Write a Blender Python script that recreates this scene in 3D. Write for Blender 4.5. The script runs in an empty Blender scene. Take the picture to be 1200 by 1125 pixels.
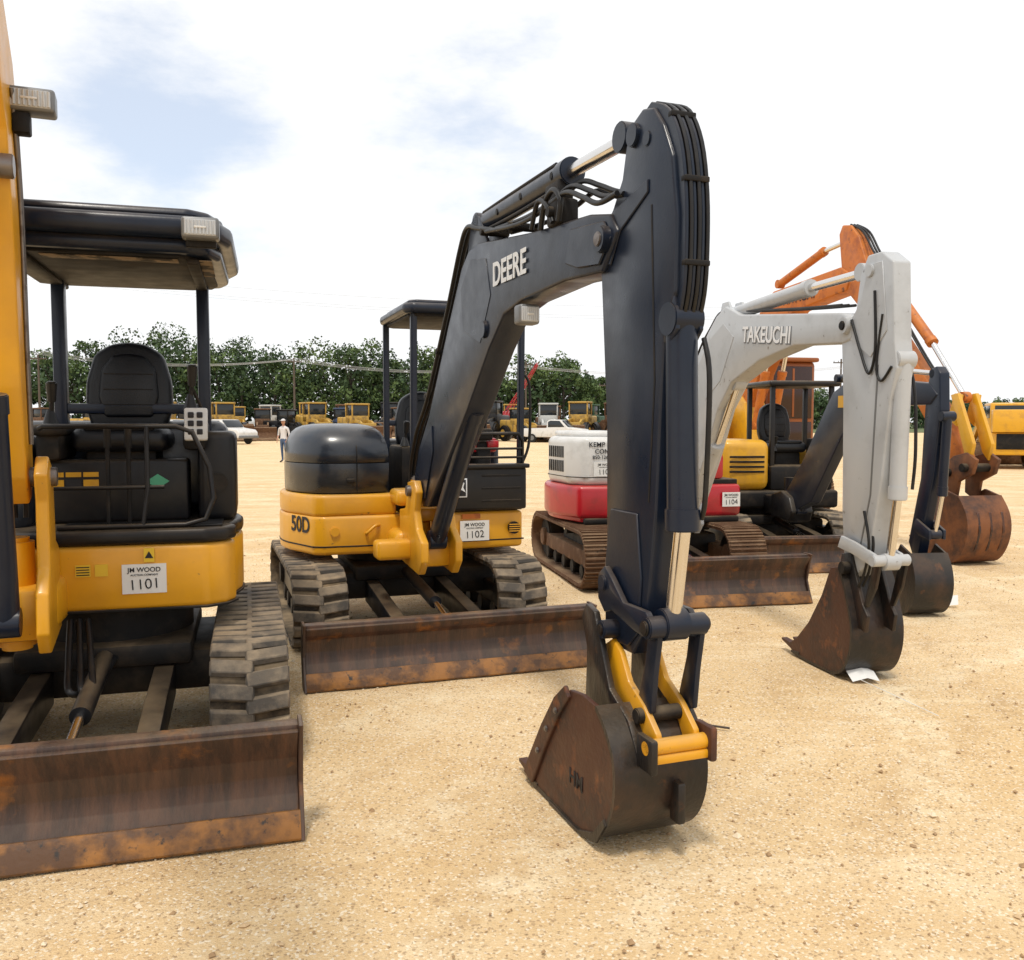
import bpy, bmesh, math, random
import numpy as np
from mathutils import Matrix, Vector, noise
random.seed(7); rng=np.random.default_rng(5)
SC=bpy.context.scene
COL=SC.collection
R=math.radians
# ------------------------------------------------------------ materials
MC={}
def mat(name,col,rough=.5,metal=0,col2=None,ns=5.,lo=.5,hi=.7,bump=0.,bs=70.,coat=0.,dust=0.,col3=None,ns3=30.,lo3=.6,hi3=.68,spec=.5,dustcol=(.40,.29,.17),aniso=None,side=.05):
    if name in MC: return MC[name]
    m=bpy.data.materials.new(name); m.use_nodes=True
    nt=m.node_tree; N=nt.nodes; L=nt.links
    b=N['Principled BSDF']
    b.inputs['Roughness'].default_value=rough
    b.inputs['Metallic'].default_value=metal
    b.inputs['Coat Weight'].default_value=coat
    b.inputs['Coat Roughness'].default_value=.12
    b.inputs['Specular IOR Level'].default_value=spec
    tc=N.new('ShaderNodeTexCoord'); OV=tc.outputs['Object']; AV=OV
    if aniso:
        mp=N.new('ShaderNodeMapping'); mp.inputs['Scale'].default_value=aniso; L.new(OV,mp.inputs[0]); AV=mp.outputs[0]
    rgb=N.new('ShaderNodeRGB'); rgb.outputs[0].default_value=(*col,1)
    cur=rgb.outputs[0]
    def layer(cur,c,scale,l,h,amt=1.,detail=7,normal=False,vec=None):
        n=N.new('ShaderNodeTexNoise'); n.inputs['Scale'].default_value=scale; n.inputs['Detail'].default_value=detail; n.inputs['Roughness'].default_value=.62
        L.new(vec or OV,n.inputs['Vector'])
        mr=N.new('ShaderNodeMapRange'); mr.inputs[1].default_value=l; mr.inputs[2].default_value=h; mr.inputs[4].default_value=amt
        L.new(n.outputs['Fac'],mr.inputs[0])
        f=mr.outputs[0]
        if normal:
            g=N.new('ShaderNodeNewGeometry'); sp=N.new('ShaderNodeSeparateXYZ'); L.new(g.outputs['Normal'],sp.inputs[0])
            m2=N.new('ShaderNodeMapRange'); m2.inputs[1].default_value=.15; m2.inputs[2].default_value=.95; m2.inputs[3].default_value=side; L.new(sp.outputs[2],m2.inputs[0])
            mm=N.new('ShaderNodeMath'); mm.operation='MULTIPLY'; L.new(f,mm.inputs[0]); L.new(m2.outputs[0],mm.inputs[1]); f=mm.outputs[0]
        mx=N.new('ShaderNodeMix'); mx.data_type='RGBA'
        L.new(f,mx.inputs[0]); L.new(cur,mx.inputs[6]); mx.inputs[7].default_value=(*c,1)
        return mx.outputs[2],f
    f=None
    if col2: cur,f=layer(cur,col2,ns,lo,hi,vec=AV)
    if col3: cur,_=layer(cur,col3,ns3,lo3,hi3)
    if dust>0: cur,f=layer(cur,dustcol,3.,.3,.7,dust,normal=True)
    L.new(cur,b.inputs['Base Color'])
    n=N.new('ShaderNodeTexNoise'); n.inputs['Scale'].default_value=9; n.inputs['Detail'].default_value=6
    L.new(AV,n.inputs['Vector'])
    mr=N.new('ShaderNodeMapRange'); mr.inputs[3].default_value=max(.02,rough-.12); mr.inputs[4].default_value=min(1,rough+.18)
    L.new(n.outputs['Fac'],mr.inputs[0]); L.new(mr.outputs[0],b.inputs['Roughness'])
    if bump>0:
        n2=N.new('ShaderNodeTexNoise'); n2.inputs['Scale'].default_value=bs; n2.inputs['Detail'].default_value=5
        L.new(AV,n2.inputs['Vector'])
        bp=N.new('ShaderNodeBump'); bp.inputs['Strength'].default_value=bump; bp.inputs['Distance'].default_value=.01
        L.new(n2.outputs['Fac'],bp.inputs['Height']); L.new(bp.outputs[0],b.inputs['Normal'])
    MC[name]=m; return m
YEL=mat('yellow_paint',(.74,.35,.006),.38,coat=.25,col2=(.61,.28,.010),ns=3,lo=.45,hi=.8,dust=.5,col3=(.16,.08,.03),ns3=14,lo3=.66,hi3=.74,bump=.03,side=.10)
YEL2=mat('yellow_paint_pale',(.68,.35,.010),.4,coat=.3,col2=(.52,.26,.02),ns=4,dust=.4)
BLK=mat('dark_navy_paint',(.0050,.0115,.028),.30,coat=.06,col2=(.0105,.018,.034),ns=4,lo=.45,hi=.75,dust=.30,bump=.04,col3=(.08,.065,.05),ns3=22,lo3=.71,hi3=.79,spec=.34,side=.045)
BLK2=mat('black_paint',(.0040,.0050,.0080),.36,col2=(.014,.013,.012),ns=5,dust=.35,bump=.03,spec=.35)
HOOD=mat('charcoal_hood',(.010,.016,.027),.28,coat=.25,col2=(.022,.027,.034),ns=3,dust=.22)
RUB=mat('dusty_rubber',(.080,.074,.068),.8,col2=(.23,.19,.145),ns=6,lo=.43,hi=.64,bump=.3,bs=50,dust=.8,spec=.25,side=.12)
RUBD=mat('rubber_belt_dark',(.020,.018,.016),.85,col2=(.15,.11,.07),ns=7,lo=.43,hi=.63,dust=.7,bump=.2,spec=.25)
HOSE=mat('hose_rubber',(.006,.006,.007),.42,col2=(.018,.016,.014),ns=8,spec=.4)
STRK=mat('rusty_steel_track',(.12,.060,.032),.75,col2=(.24,.145,.085),ns=8,bump=.3,dust=.5,col3=(.04,.024,.018),ns3=16,spec=.3)
BLADE=mat('worn_brown_steel',(.040,.023,.019),.40,col2=(.095,.046,.029),ns=5,lo=.42,hi=.62,col3=(.24,.09,.020),ns3=5.,lo3=.57,hi3=.70,bump=.3,bs=30,dust=.35,aniso=(3.,1,.45))
BLADE2=mat('scraped_edge_steel',(.10,.048,.022),.45,col2=(.30,.13,.03),ns=7,lo=.42,hi=.60,col3=(.03,.025,.022),ns3=18,bump=.3,bs=30)
BUCK=mat('worn_bucket_steel',(.014,.013,.014),.34,metal=.2,col2=(.048,.027,.019),ns=5,lo=.48,hi=.68,col3=(.13,.050,.018),ns3=7,lo3=.63,hi3=.74,bump=.25,bs=40,dust=.25,aniso=(1,2.2,.7))
BUCKR=mat('rusty_bucket_side',(.070,.025,.013),.5,col2=(.020,.013,.013),ns=4,lo=.47,hi=.62,col3=(.19,.062,.020),ns3=8,lo3=.55,hi3=.68,bump=.3,bs=40)
ORR=mat('orange_rust_steel',(.19,.068,.022),.65,col2=(.06,.026,.015),ns=3.5,lo=.42,hi=.62,bump=.3,bs=30)
ORA=mat('orange_paint',(.52,.145,.012),.5,col2=(.32,.08,.015),ns=5,col3=(.15,.05,.02),ns3=9,dust=.3,bump=.05)
GRY=mat('light_grey_paint',(.45,.47,.49),.36,coat=.25,col2=(.35,.36,.37),ns=4,lo=.5,hi=.8,col3=(.12,.10,.085),ns3=16,lo3=.65,hi3=.72,dust=.3,bump=.03)
WHT=mat('white_paint',(.66,.66,.65),.4,coat=.2,col2=(.5,.5,.48),ns=4,dust=.25)
RED=mat('red_paint',(.44,.006,.018),.33,coat=.3,col2=(.28,.008,.015),ns=4,dust=.25)
CHR=mat('chrome_rod',(.72,.70,.68),.16,metal=1.)
STL=mat('bare_steel',(.22,.20,.19),.4,metal=.8,col2=(.10,.075,.06),ns=9)
DRK=mat('grease_dark',(.004,.004,.005),.6,col2=(.030,.022,.015),ns=6,lo=.5,hi=.75,bump=.1,spec=.3,dust=.35)
VIN=mat('seat_vinyl',(.006,.007,.010),.38,bump=.15,bs=120,spec=.4)
PAP=mat('white_label',(.74,.74,.72),.6)
INK=mat('label_ink',(.010,.010,.014),.6)
WDEC=mat('white_decal',(.70,.73,.76),.5)
GREEN=mat('green_label',(.07,.34,.20),.5)
GLS=mat('dark_glass',(.02,.025,.03),.08)
BRG=mat('brown_tinted_glass',(.030,.010,.006),.10)
LENS=mat('lamp_lens',(.46,.48,.50),.12,coat=.5)
SIL=mat('lamp_silver',(.17,.175,.18),.35,metal=.3)
# ------------------------------------------------------------ builder
def fin(me,smooth=True,ang=35):
    if smooth:
        me.shade_smooth(); me.set_sharp_from_angle(angle=R(ang))
def catmull(P,k=6,dim=3):
    Q=[];n=len(P)
    for i in range(n-1):
        a=P[max(i-1,0)];b=P[i];c=P[i+1];d=P[min(i+2,n-1)]
        for j in range(k):
            t=j/k; Q.append(.5*((2*b)+(c-a)*t+(2*a-5*b+4*c-d)*t*t+(3*b-a-3*c+d)*t**3))
    Q.append(P[-1]); return Q
class G:
    def __init__(s,name,loc=(0,0,0),yaw=0.):
        s.e=bpy.data.objects.new(name,None); COL.objects.link(s.e)
        s.e.location=loc; s.e.rotation_euler=(0,0,R(yaw)); s.e.empty_display_size=.3
        s.F=Matrix.Identity(4)
        s.M=Matrix.Translation(loc)@Matrix.Rotation(R(yaw),4,'Z')
    def frame_world(s,P,yaw):
        s.F=s.M.inverted()@(Matrix.Translation((P[0],P[1],0))@Matrix.Rotation(R(yaw),4,'Z'))
    def add(s,name,bm,m,smooth=True,ang=35,mats=None):
        bmesh.ops.recalc_face_normals(bm,faces=bm.faces[:])
        bm.transform(s.F)
        me=bpy.data.meshes.new(name); bm.to_mesh(me); bm.free()
        for q in (mats or [m]): me.materials.append(q)
        fin(me,smooth,ang)
        o=bpy.data.objects.new(name,me); COL.objects.link(o); o.parent=s.e
        return o
    def box(s,name,x,y,z,m,bev=.01,rot=None,seg=2,taper=None):
        bm=bmesh.new(); bmesh.ops.create_cube(bm,size=1)
        c=Vector(((x[0]+x[1])/2,(y[0]+y[1])/2,(z[0]+z[1])/2)); d=(abs(x[1]-x[0]),abs(y[1]-y[0]),abs(z[1]-z[0]))
        for v in bm.verts: v.co=Vector((v.co.x*d[0],v.co.y*d[1],v.co.z*d[2]))
        if taper:
            for v in bm.verts:
                if v.co.z>0: v.co.x*=taper[0]; v.co.y*=taper[1]
        if bev>0:
            bmesh.ops.bevel(bm,geom=bm.edges[:],offset=min(bev,min(d)*.45),segments=seg,affect='EDGES',profile=.5)
        if rot: bm.transform(Matrix.Rotation(R(rot[0]),4,rot[1]))
        bm.transform(Matrix.Translation(c))
        return s.add(name,bm,m)
    def poly(s,name,pts,f,d,m,bev=.006,seg=2):
        bm=bmesh.new(); vs=[bm.verts.new(f(*p)) for p in pts]
        fa=bm.faces.new(vs); r=bmesh.ops.extrude_face_region(bm,geom=[fa])
        for v in r['geom']:
            if isinstance(v,bmesh.types.BMVert): v.co+=Vector(d)
        if bev>0: bmesh.ops.bevel(bm,geom=bm.edges[:],offset=bev,segments=seg,affect='EDGES',profile=.5,clamp_overlap=True)
        return s.add(name,bm,m)
    def side(s,name,pts,x0,x1,m,bev=.006,seg=2):
        return s.poly(name,pts,lambda a,b:(x0,-a,b),(x1-x0,0,0),m,bev,seg)
    def plan(s,name,pts,z0,z1,m,bev=.01,seg=2):
        return s.poly(name,pts,lambda a,b:(a,b,z0),(0,0,z1-z0),m,bev,seg)
    def loft(s,name,pts,levels,cen,m,ang=60,shear=(0,0)):
        P=catmull([Vector((a,b)) for a,b in pts+[pts[0]]],3)[:-1]
        bm=bmesh.new();rows=[]
        for z,k in levels:
            rows.append([bm.verts.new((cen[0]+(p.x-cen[0])*k,cen[1]+(p.y-cen[1])*k,z)) for p in P])
        n=len(P)
        for i in range(len(rows)-1):
            for j in range(n): bm.faces.new((rows[i][j],rows[i][(j+1)%n],rows[i+1][(j+1)%n],rows[i+1][j]))
        bm.faces.new(rows[0][::-1]);bm.faces.new(rows[-1])
        return s.add(name,bm,m,ang=ang)
    def cyl(s,name,p0,p1,r,m,seg=20,r2=None,bev=.0):
        p0=Vector(p0);p1=Vector(p1);d=p1-p0
        bm=bmesh.new(); bmesh.ops.create_cone(bm,cap_ends=True,segments=seg,radius1=r,radius2=r if r2 is None else r2,depth=d.length)
        if bev>0:
            ed=[e for e in bm.edges if abs(e.verts[0].co.z-e.verts[1].co.z)<1e-6]
            bmesh.ops.bevel(bm,geom=ed,offset=bev,segments=2,affect='EDGES')
        bm.transform(Matrix.Translation((p0+p1)/2)@d.to_track_quat('Z','Y').to_matrix().to_4x4())
        return s.add(name,bm,m,ang=40)
    def scyl(s,name,a,b,r,m,x=0.,**k): return s.cyl(name,(x,-a[0],a[1]),(x,-b[0],b[1]),r,m,**k)
    def pin(s,name,sz,x0,x1,r,m,**k): return s.cyl(name,(x0,-sz[0],sz[1]),(x1,-sz[0],sz[1]),r,m,bev=.004,**k)
    def tube(s,name,pts,r,m,smooth=True,cyclic=False):
        P=[Vector(p) for p in pts]
        if smooth and len(P)>2: P=catmull(P)
        bm=bmesh.new(); S=8; rings=[]
        up=Vector((.13,.2,.97)).normalized()
        for i,p in enumerate(P):
            t=(P[min(i+1,len(P)-1)]-P[max(i-1,0)]).normalized()
            a=t.cross(up); 
            if a.length<.15: a=t.cross(Vector((1,0,0)))
            a.normalize(); b=t.cross(a)
            if rings and a.dot(pa)<0: a=-a;b=-b
            pa=a
            rings.append([bm.verts.new(p+a*math.cos(q*2*math.pi/S)*r+b*math.sin(q*2*math.pi/S)*r) for q in range(S)])
        for i in range(len(rings)-1):
            for q in range(S): bm.faces.new((rings[i][q],rings[i][(q+1)%S],rings[i+1][(q+1)%S],rings[i+1][q]))
        bm.faces.new(rings[0]); bm.faces.new(rings[-1][::-1])
        return s.add(name,bm,m,ang=60)
    def stube(s,name,pts,r,m,x=0.,dx=None,**k):
        return s.tube(name,[(x+(dx[i] if dx else 0),-a,b) for i,(a,b) in enumerate(pts)],r,m,**k)
    def text(s,name,body,o,xd,yd,size,m,sx=1.,align='CENTER',ext=.001,bold=.012):
        cu=bpy.data.curves.new(name,'FONT'); cu.body=body; cu.size=size; cu.extrude=ext; cu.align_x=align; cu.align_y='CENTER'
        cu.offset=size*bold
        cu.materials.append(m)
        ob=bpy.data.objects.new(name,cu); COL.objects.link(ob); ob.parent=s.e
        X=Vector(xd).normalized();Y=Vector(yd);Y=(Y-X*Y.dot(X)).normalized();Z=X.cross(Y)
        mt=Matrix((( X.x*sx,Y.x,Z.x,o[0]),(X.y*sx,Y.y,Z.y,o[1]),(X.z*sx,Y.z,Z.z,o[2]),(0,0,0,1)))
        ob.matrix_local=s.F@mt
        return ob
    def sign(s,name,c,w,h,num,xd=(1,0,0),yd=(0,0,1)):
        X=Vector(xd).normalized();Y=Vector(yd).normalized();Z=X.cross(Y)
        bm=bmesh.new(); c=Vector(c)
        vs=[bm.verts.new(c+X*a*w/2+Y*b*h/2) for a,b in((-1,-1),(1,-1),(1,1),(-1,1))]
        f=bm.faces.new(vs); r=bmesh.ops.extrude_face_region(bm,geom=[f])
        for v in r['geom']:
            if isinstance(v,bmesh.types.BMVert): v.co+=Z*.004
        s.add(name,bm,PAP,False)
        s.text(name+'_number',num,c+Z*.006-Y*h*.2,X+Y*.05,Y,h*.50,INK,bold=-.006)
        s.text(name+'_heading','JM WOOD',c+Z*.006+Y*h*.30,X,Y,h*.22,INK,ext=.0006)
        s.text(name+'_subline','AUCTION COMPANY',c+Z*.006+Y*h*.13,X,Y,h*.09,INK,ext=.0004)

def track(g,name,xc,w,L,h,steel=False):
    r=h/2; st=L-h; per=2*st+2*math.pi*r
    def path(t,rad):
        t=t%per
        if t<st: return Vector((0,-st/2+t,2*r-(r-rad))),Vector((0,1,0))
        t-=st
        if t<math.pi*r:
            a=math.pi/2-t/r; return Vector((0,st/2+rad*math.cos(a),r+rad*math.sin(a))),Vector((0,math.sin(a),-math.cos(a)))
        t-=math.pi*r
        if t<st: return Vector((0,st/2-t,(r-rad))),Vector((0,-1,0))
        t-=st
        a=-math.pi/2-t/r; return Vector((0,-st/2+rad*math.cos(a),r+rad*math.sin(a))),Vector((0,math.sin(a),-math.cos(a)))
    bm=bmesh.new(); n=96; th=.03; ro=r-(.03 if not steel else .025)
    ring=[]
    for i in range(n):
        p,t=path(per*i/n,ro); q,_=path(per*i/n,ro-th)
        ring.append([bm.verts.new((xc-w/2*.97,p.y,p.z)),bm.verts.new((xc+w/2*.97,p.y,p.z)),bm.verts.new((xc+w/2*.97,q.y,q.z)),bm.verts.new((xc-w/2*.97,q.y,q.z))])
    for i in range(n):
        a=ring[i];b=ring[(i+1)%n]
        for k in range(4): bm.faces.new((a[k],a[(k+1)%4],b[(k+1)%4],b[k]))
    g.add(name+'_belt',bm,STRK if steel else RUBD)
    bm=bmesh.new()
    npad=int(per/(.125 if not steel else .135))
    def blk(c,t,x0,x1,l,hh,skew=0.):
        if abs(c.y)<st/2: out=Vector((0,0,1 if c.z>r else -1))
        else: out=Vector((0,c.y-math.copysign(st/2,c.y),c.z-r)).normalized()
        vs=[]
        for a,b,o in ((x0,-1,0),(x1,-1,0),(x1,1,0),(x0,1,0),(x0,-1,1),(x1,-1,1),(x1,1,1),(x0,1,1)):
            sk=skew*(1 if abs(a-xc)>w*.25 else -1)
            k=.82 if o else 1.
            xx=a+( .010 if a==x0 else -.010)*o
            vs.append(bm.verts.new(Vector((xx,c.y,c.z))+t*(b*l/2*k+sk)+out*(hh*o)))
        for f in((0,1,2,3),(4,5,6,7),(0,1,5,4),(1,2,6,5),(2,3,7,6),(3,0,4,7)): bm.faces.new([vs[k] for k in f])
    for i in range(npad):
        if steel:
            p,t=path(per*(i+.5)/npad,r-.025); blk(p,t,xc-w/2,xc+w/2,.118,.008)
            for o in(-.04,0,.04):
                p,t=path(per*(i+.5)/npad+o,r-.018); blk(p,t,xc-w/2,xc+w/2,.012,.02)
        else:
            wj=random.uniform(-.003,.003)
            p,t=path(per*(i+.25)/npad,r-.031+wj); blk(p,t,xc-w/2,xc+w*.06,.085,.034,.012)
            p,t=path(per*(i+.75)/npad,r-.031+wj); blk(p,t,xc-w*.06,xc+w/2,.085,.034,.012)
    bmesh.ops.bevel(bm,geom=bm.edges[:],offset=.005,segments=1,affect='EDGES') if not steel else None
    g.add(name+'_lugs',bm,STRK if steel else RUB)
    rr=r-.07
    for k,y in((0,-st/2),(1,st/2)):
        g.cyl(name+('_idler','_sprocket')[k],(xc-.09,y,r),(xc+.09,y,r),rr,DRK,24,bev=.02)
        g.cyl(name+'_hub',(xc-.13,y,r),(xc+.13,y,r),rr*.45,DRK if not steel else STRK,16,bev=.01)
    for i in range(5):
        y=-st/2+st*(i+.5)/5
        g.cyl(name+'_roller',(xc-.11,y,.14),(xc+.11,y,.14),.075,DRK,16,bev=.01)
    g.box(name+'_frame',(xc-.10,xc+.10),(-st/2+.05,st/2-.05),(.19,.36),BLK2 if not steel else STRK,.02)
    g.cyl(name+'_top_roller',(xc-.08,0,2*r-.11),(xc+.08,0,2*r-.11),.05,DRK,14)

def undercarriage(g,half,tw,L,h,bs,bh,steel=False,bladem=None,arms=(-.28,.28)):
    for sx,n in((-1,'right_track'),(1,'left_track')): track(g,n,sx*(half-tw/2),tw,L,h,steel)
    g.box('car_body',(-half+tw*.5,half-tw*.5),(-.42,.42),(.24,.46),DRK,.04)
    g.box('car_body_top',(-.42,.42),(-.5,.5),(.40,.52),DRK,.03)
    g.cyl('slew_ring',(0,0,.5),(0,0,.68),.40,DRK,32)
    bw=half
    prof=[(bs+.05,.015),(bs+.02,.06),(bs-.03,.15),(bs-.045,.22),(bs-.03,.30),(bs+.02,bh-.05),(bs+.05,bh),(bs+.01,bh+.005),(bs-.03,bh-.04),(bs-.075,.30),(bs-.09,.2),(bs-.06,.1),(bs,.015)]
    g.side('blade_mouldboard',prof,-bw,bw,bladem or BLADE,.004,1)
    g.side('blade_cutting_edge',[(bs+.078,0),(bs+.085,.012),(bs+.030,.105),(bs+.012,.10),(bs+.045,.02)],-bw-.003,bw+.003,BLADE2,.002,1)
    g.box('blade_top_rail',(-bw-.003,bw+.003),(-bs-.025,-bs+.06),(bh-.03,bh+.022),bladem or BLADE,.012)
    for sx in(-1,1):
        g.side('blade_end_plate',[(bs+.085,.0),(bs+.03,.1),(bs-.015,.2),(bs+.03,bh-.04),(bs+.062,bh+.028),(bs-.08,bh+.028),(bs-.11,.2),(bs-.05,0)],sx*bw-(.0 if sx>0 else .018),sx*bw+(.018 if sx>0 else 0),bladem or BLADE,.003,1)
    for x in arms:
        g.side('blade_push_arm',[(.42,.22),(.42,.40),(.9,.36),(bs-.06,.27),(bs-.06,.11),(.9,.2)],x-.05,x+.05,BLK2,.012)
    g.box('blade_cross_brace',(arms[0],arms[1]),(-bs+.35,-bs+.43),(.17,.30),BLK2,.02)
    g.scyl('blade_lift_cylinder',(.45,.46),(bs-.55,.38),.045,BLK2)
    g.scyl('blade_lift_rod',(bs-.55,.38),(bs-.08,.31),.022,CHR)

def arm_cyl(g,n,a,b,c,r,m,x=0.,rr=None):
    g.scyl(n+'_barrel',a,b,r,m,x,seg=24,bev=.006)
    d=Vector((b[0]-a[0],b[1]-a[1])).normalized()
    g.scyl(n+'_gland',(b[0]-d.x*.07,b[1]-d.y*.07),(b[0]+d.x*.015,b[1]+d.y*.015),r*1.12,m,x,seg=24,bev=.005)
    g.scyl(n+'_rod',b,c,rr or r*.55,CHR,x,seg=18)
    g.pin(n+'_eye',c,x-.05,x+.05,r*1.05,m); g.pin(n+'_base_eye',a,x-.06,x+.06,r*1.1,m)

def bucket(g,out,sh,x0,x1,ms,mb,nt=4,tip=None,th=.02,ear=None):
    g.side('bucket_side_plate',out,x0-.0,x0+th,ms,.003,1)
    g.side('bucket_side_plate_far',out,x1-th,x1,ms,.003,1)
    P=[Vector(p) for p in out[sh[0]:sh[1]+1]]
    Q=catmull(P,4)
    bm=bmesh.new(); cen=sum((Vector(p) for p in out),Vector((0,0)))/len(out)
    rows=[]
    for i,p in enumerate(Q):
        t=(Q[min(i+1,len(Q)-1)]-Q[max(i-1,0)]).normalized(); nn=Vector((t.y,-t.x))
        if nn.dot(p-cen)<0: nn=-nn
        o=p+nn*.006; q=p-nn*.014
        rows.append([bm.verts.new((x0-.004,-o.x,max(o.y,.002))),bm.verts.new((x1+.004,-o.x,max(o.y,.002))),bm.verts.new((x1+.004,-q.x,q.y)),bm.verts.new((x0-.004,-q.x,q.y))])
    for i in range(len(rows)-1):
        a=rows[i];b=rows[i+1]
        for k in range(4): bm.faces.new((a[k],a[(k+1)%4],b[(k+1)%4],b[k]))
    bm.faces.new(rows[0]);bm.faces.new(rows[-1])
    g.add('bucket_shell',bm,mb,ang=40)
    e=Q[0]; d=(Q[0]-Q[2]).normalized()
    tp=Vector(tip) if tip else e+d*.12
    g.side('bucket_cutting_edge',[(e.x-.02,e.y+.012),(e.x+.09,e.y+.02),(e.x+.09,e.y-.004),(e.x-.02,e.y-.004)],x0-.006,x1+.006,mb,.002,1)
    for i in range(nt):
        x=x0+(x1-x0)*(i+.0)/(nt-1); w=.03; x=min(max(x,x0+w),x1-w)
        bm=bmesh.new()
        def V(a,b,c): return bm.verts.new((a,-b,c))
        vs=[V(x-w,e.x+.05,e.y-.002),V(x+w,e.x+.05,e.y-.002),V(x+w,e.x+.05,e.y+.05),V(x-w,e.x+.05,e.y+.05),V(x-w*.7,tp.x,tp.y-.006),V(x+w*.7,tp.x,tp.y-.006),V(x+w*.7,tp.x,tp.y+.008),V(x-w*.7,tp.x,tp.y+.008)]
        for f in((0,1,2,3),(4,5,6,7),(0,1,5,4),(1,2,6,5),(2,3,7,6),(3,0,4,7)): bm.faces.new([vs[k] for k in f])
        g.add('bucket_tooth',bm,ms)

def seat(g,x,y,z,w=.5,m=VIN):
    g.box('seat_cushion',(x-w/2,x+w/2),(y-.26,y+.22),(z-.13,z),m,.06,seg=4)
    g.box('seat_cushion_bolster',(x-w/2+.07,x+w/2-.07),(y-.25,y+.15),(z-.02,z+.025),m,.03,seg=3)
    o=[(-.40,0),(-.48,.12),(-.47,.28),(-.38,.44),(-.20,.50),(0,.515),(.20,.50),(.38,.44),(.47,.28),(.48,.12),(.40,0)]
    g.poly('seat_back',[(x+a*w,z-.01+b) for a,b in o],lambda a,b:(a,y+.20+(b-z)*.12,b),(0,.11,0),m,.035,4)
    o2=[(-.26,.06),(-.33,.18),(-.30,.34),(-.18,.42),(0,.435),(.18,.42),(.30,.34),(.33,.18),(.26,.06)]
    g.poly('seat_back_pad',[(x+a*w,z+b) for a,b in o2],lambda a,b:(a,y+.175+(b-z)*.12,b),(0,.05,0),m,.02,3)
    for k in(.13,.22,.31): g.box('seat_seam',(x-w*.27,x+w*.27),(y+.172+k*.12,y+.18+k*.12),(z+k,z+k+.006),DRK,.0)
    g.box('seat_suspension',(x-w*.36,x+w*.36),(y-.18,y+.2),(z-.34,z-.125),DRK,.02)
def joystick(g,x,y,z,h=.16):
    g.cyl('lever_shaft',(x,y,z),(x+.01,y-.01,z+h*.6),.011,DRK,10)
    g.cyl('lever_boot',(x,y,z),(x,y,z+h*.35),.04,HOSE,14,r2=.015)
    g.cyl('lever_grip',(x+.01,y-.01,z+h*.5),(x+.015,y-.03,z+h),.020,HOSE,12,r2=.028,bev=.008)
def lamp(g,n,c,w,h,d,yawl=0):
    g.box(n+'_housing',(c[0]-w/2,c[0]+w/2),(c[1]-d*.3,c[1]+d*.7),(c[2]-h/2,c[2]+h/2),SIL,.015,seg=3)
    g.box(n+'_lens',(c[0]-w*.42,c[0]+w*.42),(c[1]-d*.34,c[1]-d*.2),(c[2]-h*.38,c[2]+h*.38),LENS,.008)
    k=9
    for i in range(k):
        xx=c[0]-w*.38+w*.76*i/(k-1)
        g.cyl(n+'_lens_flute',(xx,c[1]-d*.345,c[2]-h*.32),(xx,c[1]-d*.345,c[2]+h*.32),w*.030,LENS,8)
    g.box(n+'_bulb',(c[0]-w*.16,c[0]+w*.16),(c[1]-d*.40,c[1]-d*.36),(c[2]-h*.05,c[2]+h*.05),WHT,.003)

def arc(cx,cy,r,a0,a1,n):
    return [(cx+r*math.cos(R(a0+(a1-a0)*i/n)),cy+r*math.sin(R(a0+(a1-a0)*i/n))) for i in range(n+1)]
# =============================================================== EXCAVATOR 2 (centre)
g=G('mini_excavator',(-1.0,7.6,0),19)
undercarriage(g,.96,.40,2.3,.58,1.95,.385)
plan=[(.93,-.66)]+[p for p in arc(0,0,.95,-30,197,28)]+[(-.76,-.64),(-.68,-.68),(-.18,-.70),(.10,-.70)]
g.plan('house_lower_band',plan,.64,.94,YEL,.03,3)
g.plan('house_left_band',[(-.12,-.68),(-.12,.6)]+[p for p in arc(0,0,.945,130,197,12)]+[(-.755,-.635),(-.68,-.675)],.935,1.10,YEL,.03,3)
g.plan('house_seam',[(x*1.004,y*1.004) for x,y in plan],.70,.712,DRK,.002,1)
hood=[(-.16,-.58),(-.15,-.1),(-.16,.4),(-.3,.72),(-.55,.70),(-.78,.48),(-.90,.1),(-.88,-.25),(-.76,-.52),(-.62,-.62),(-.36,-.64)]
g.loft('engine_hood_skirt',hood,[(1.105,.97),(1.115,.995),(1.30,1.0),(1.335,.995)],(-.5,0),HOOD)
g.loft('engine_hood_top',hood,[(1.338,.985),(1.345,1.0),(1.42,.99),(1.48,.965),(1.53,.92),(1.575,.85),(1.605,.76),(1.625,.64),(1.638,.45),(1.642,.2)],(-.5,0),HOOD)
g.tube('hood_seam',[(-.42,-.645,1.12),(-.42,-.65,1.33),(-.42,-.63,1.45),(-.42,-.56,1.55)],.004,DRK)
g.box('hood_latch',(-.50,-.44),(-.665,-.64),(1.19,1.22),DRK,.005)
g.plan('rear_cowl',[(x*.97,y*.97) for x,y in arc(0,0,.95,-5,120,18)]+[(-.1,.35),(.3,.28)],.94,1.5,HOOD,.08,4)
g.plan('operator_floor',[(-.08,-.70),(.92,-.66),(.93,.3),(-.08,.3)],.942,1.0,DRK,.01)
g.box('front_black_panel',(.12,.93),(-.735,-.62),(.955,1.29),BLK2,.02,seg=3)
g.box('front_panel_ledge',(.10,.95),(-.76,-.60),(1.285,1.32),BLK2,.01)
g.box('badge',(.27,.43),(-.741,-.733),(1.06,1.21),WDEC,.03)
g.box('badge_face',(.28,.42),(-.744,-.736),(1.07,1.20),INK,.025)
g.poly('badge_animal',[(.295,1.10),(.325,1.14),(.365,1.15),(.385,1.185),(.405,1.175),(.395,1.14),(.415,1.10),(.385,1.118),(.355,1.125),(.325,1.11),(.305,1.085)],lambda a,b:(a,-.7475,b),(0,.003,0),WDEC,0)
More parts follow.
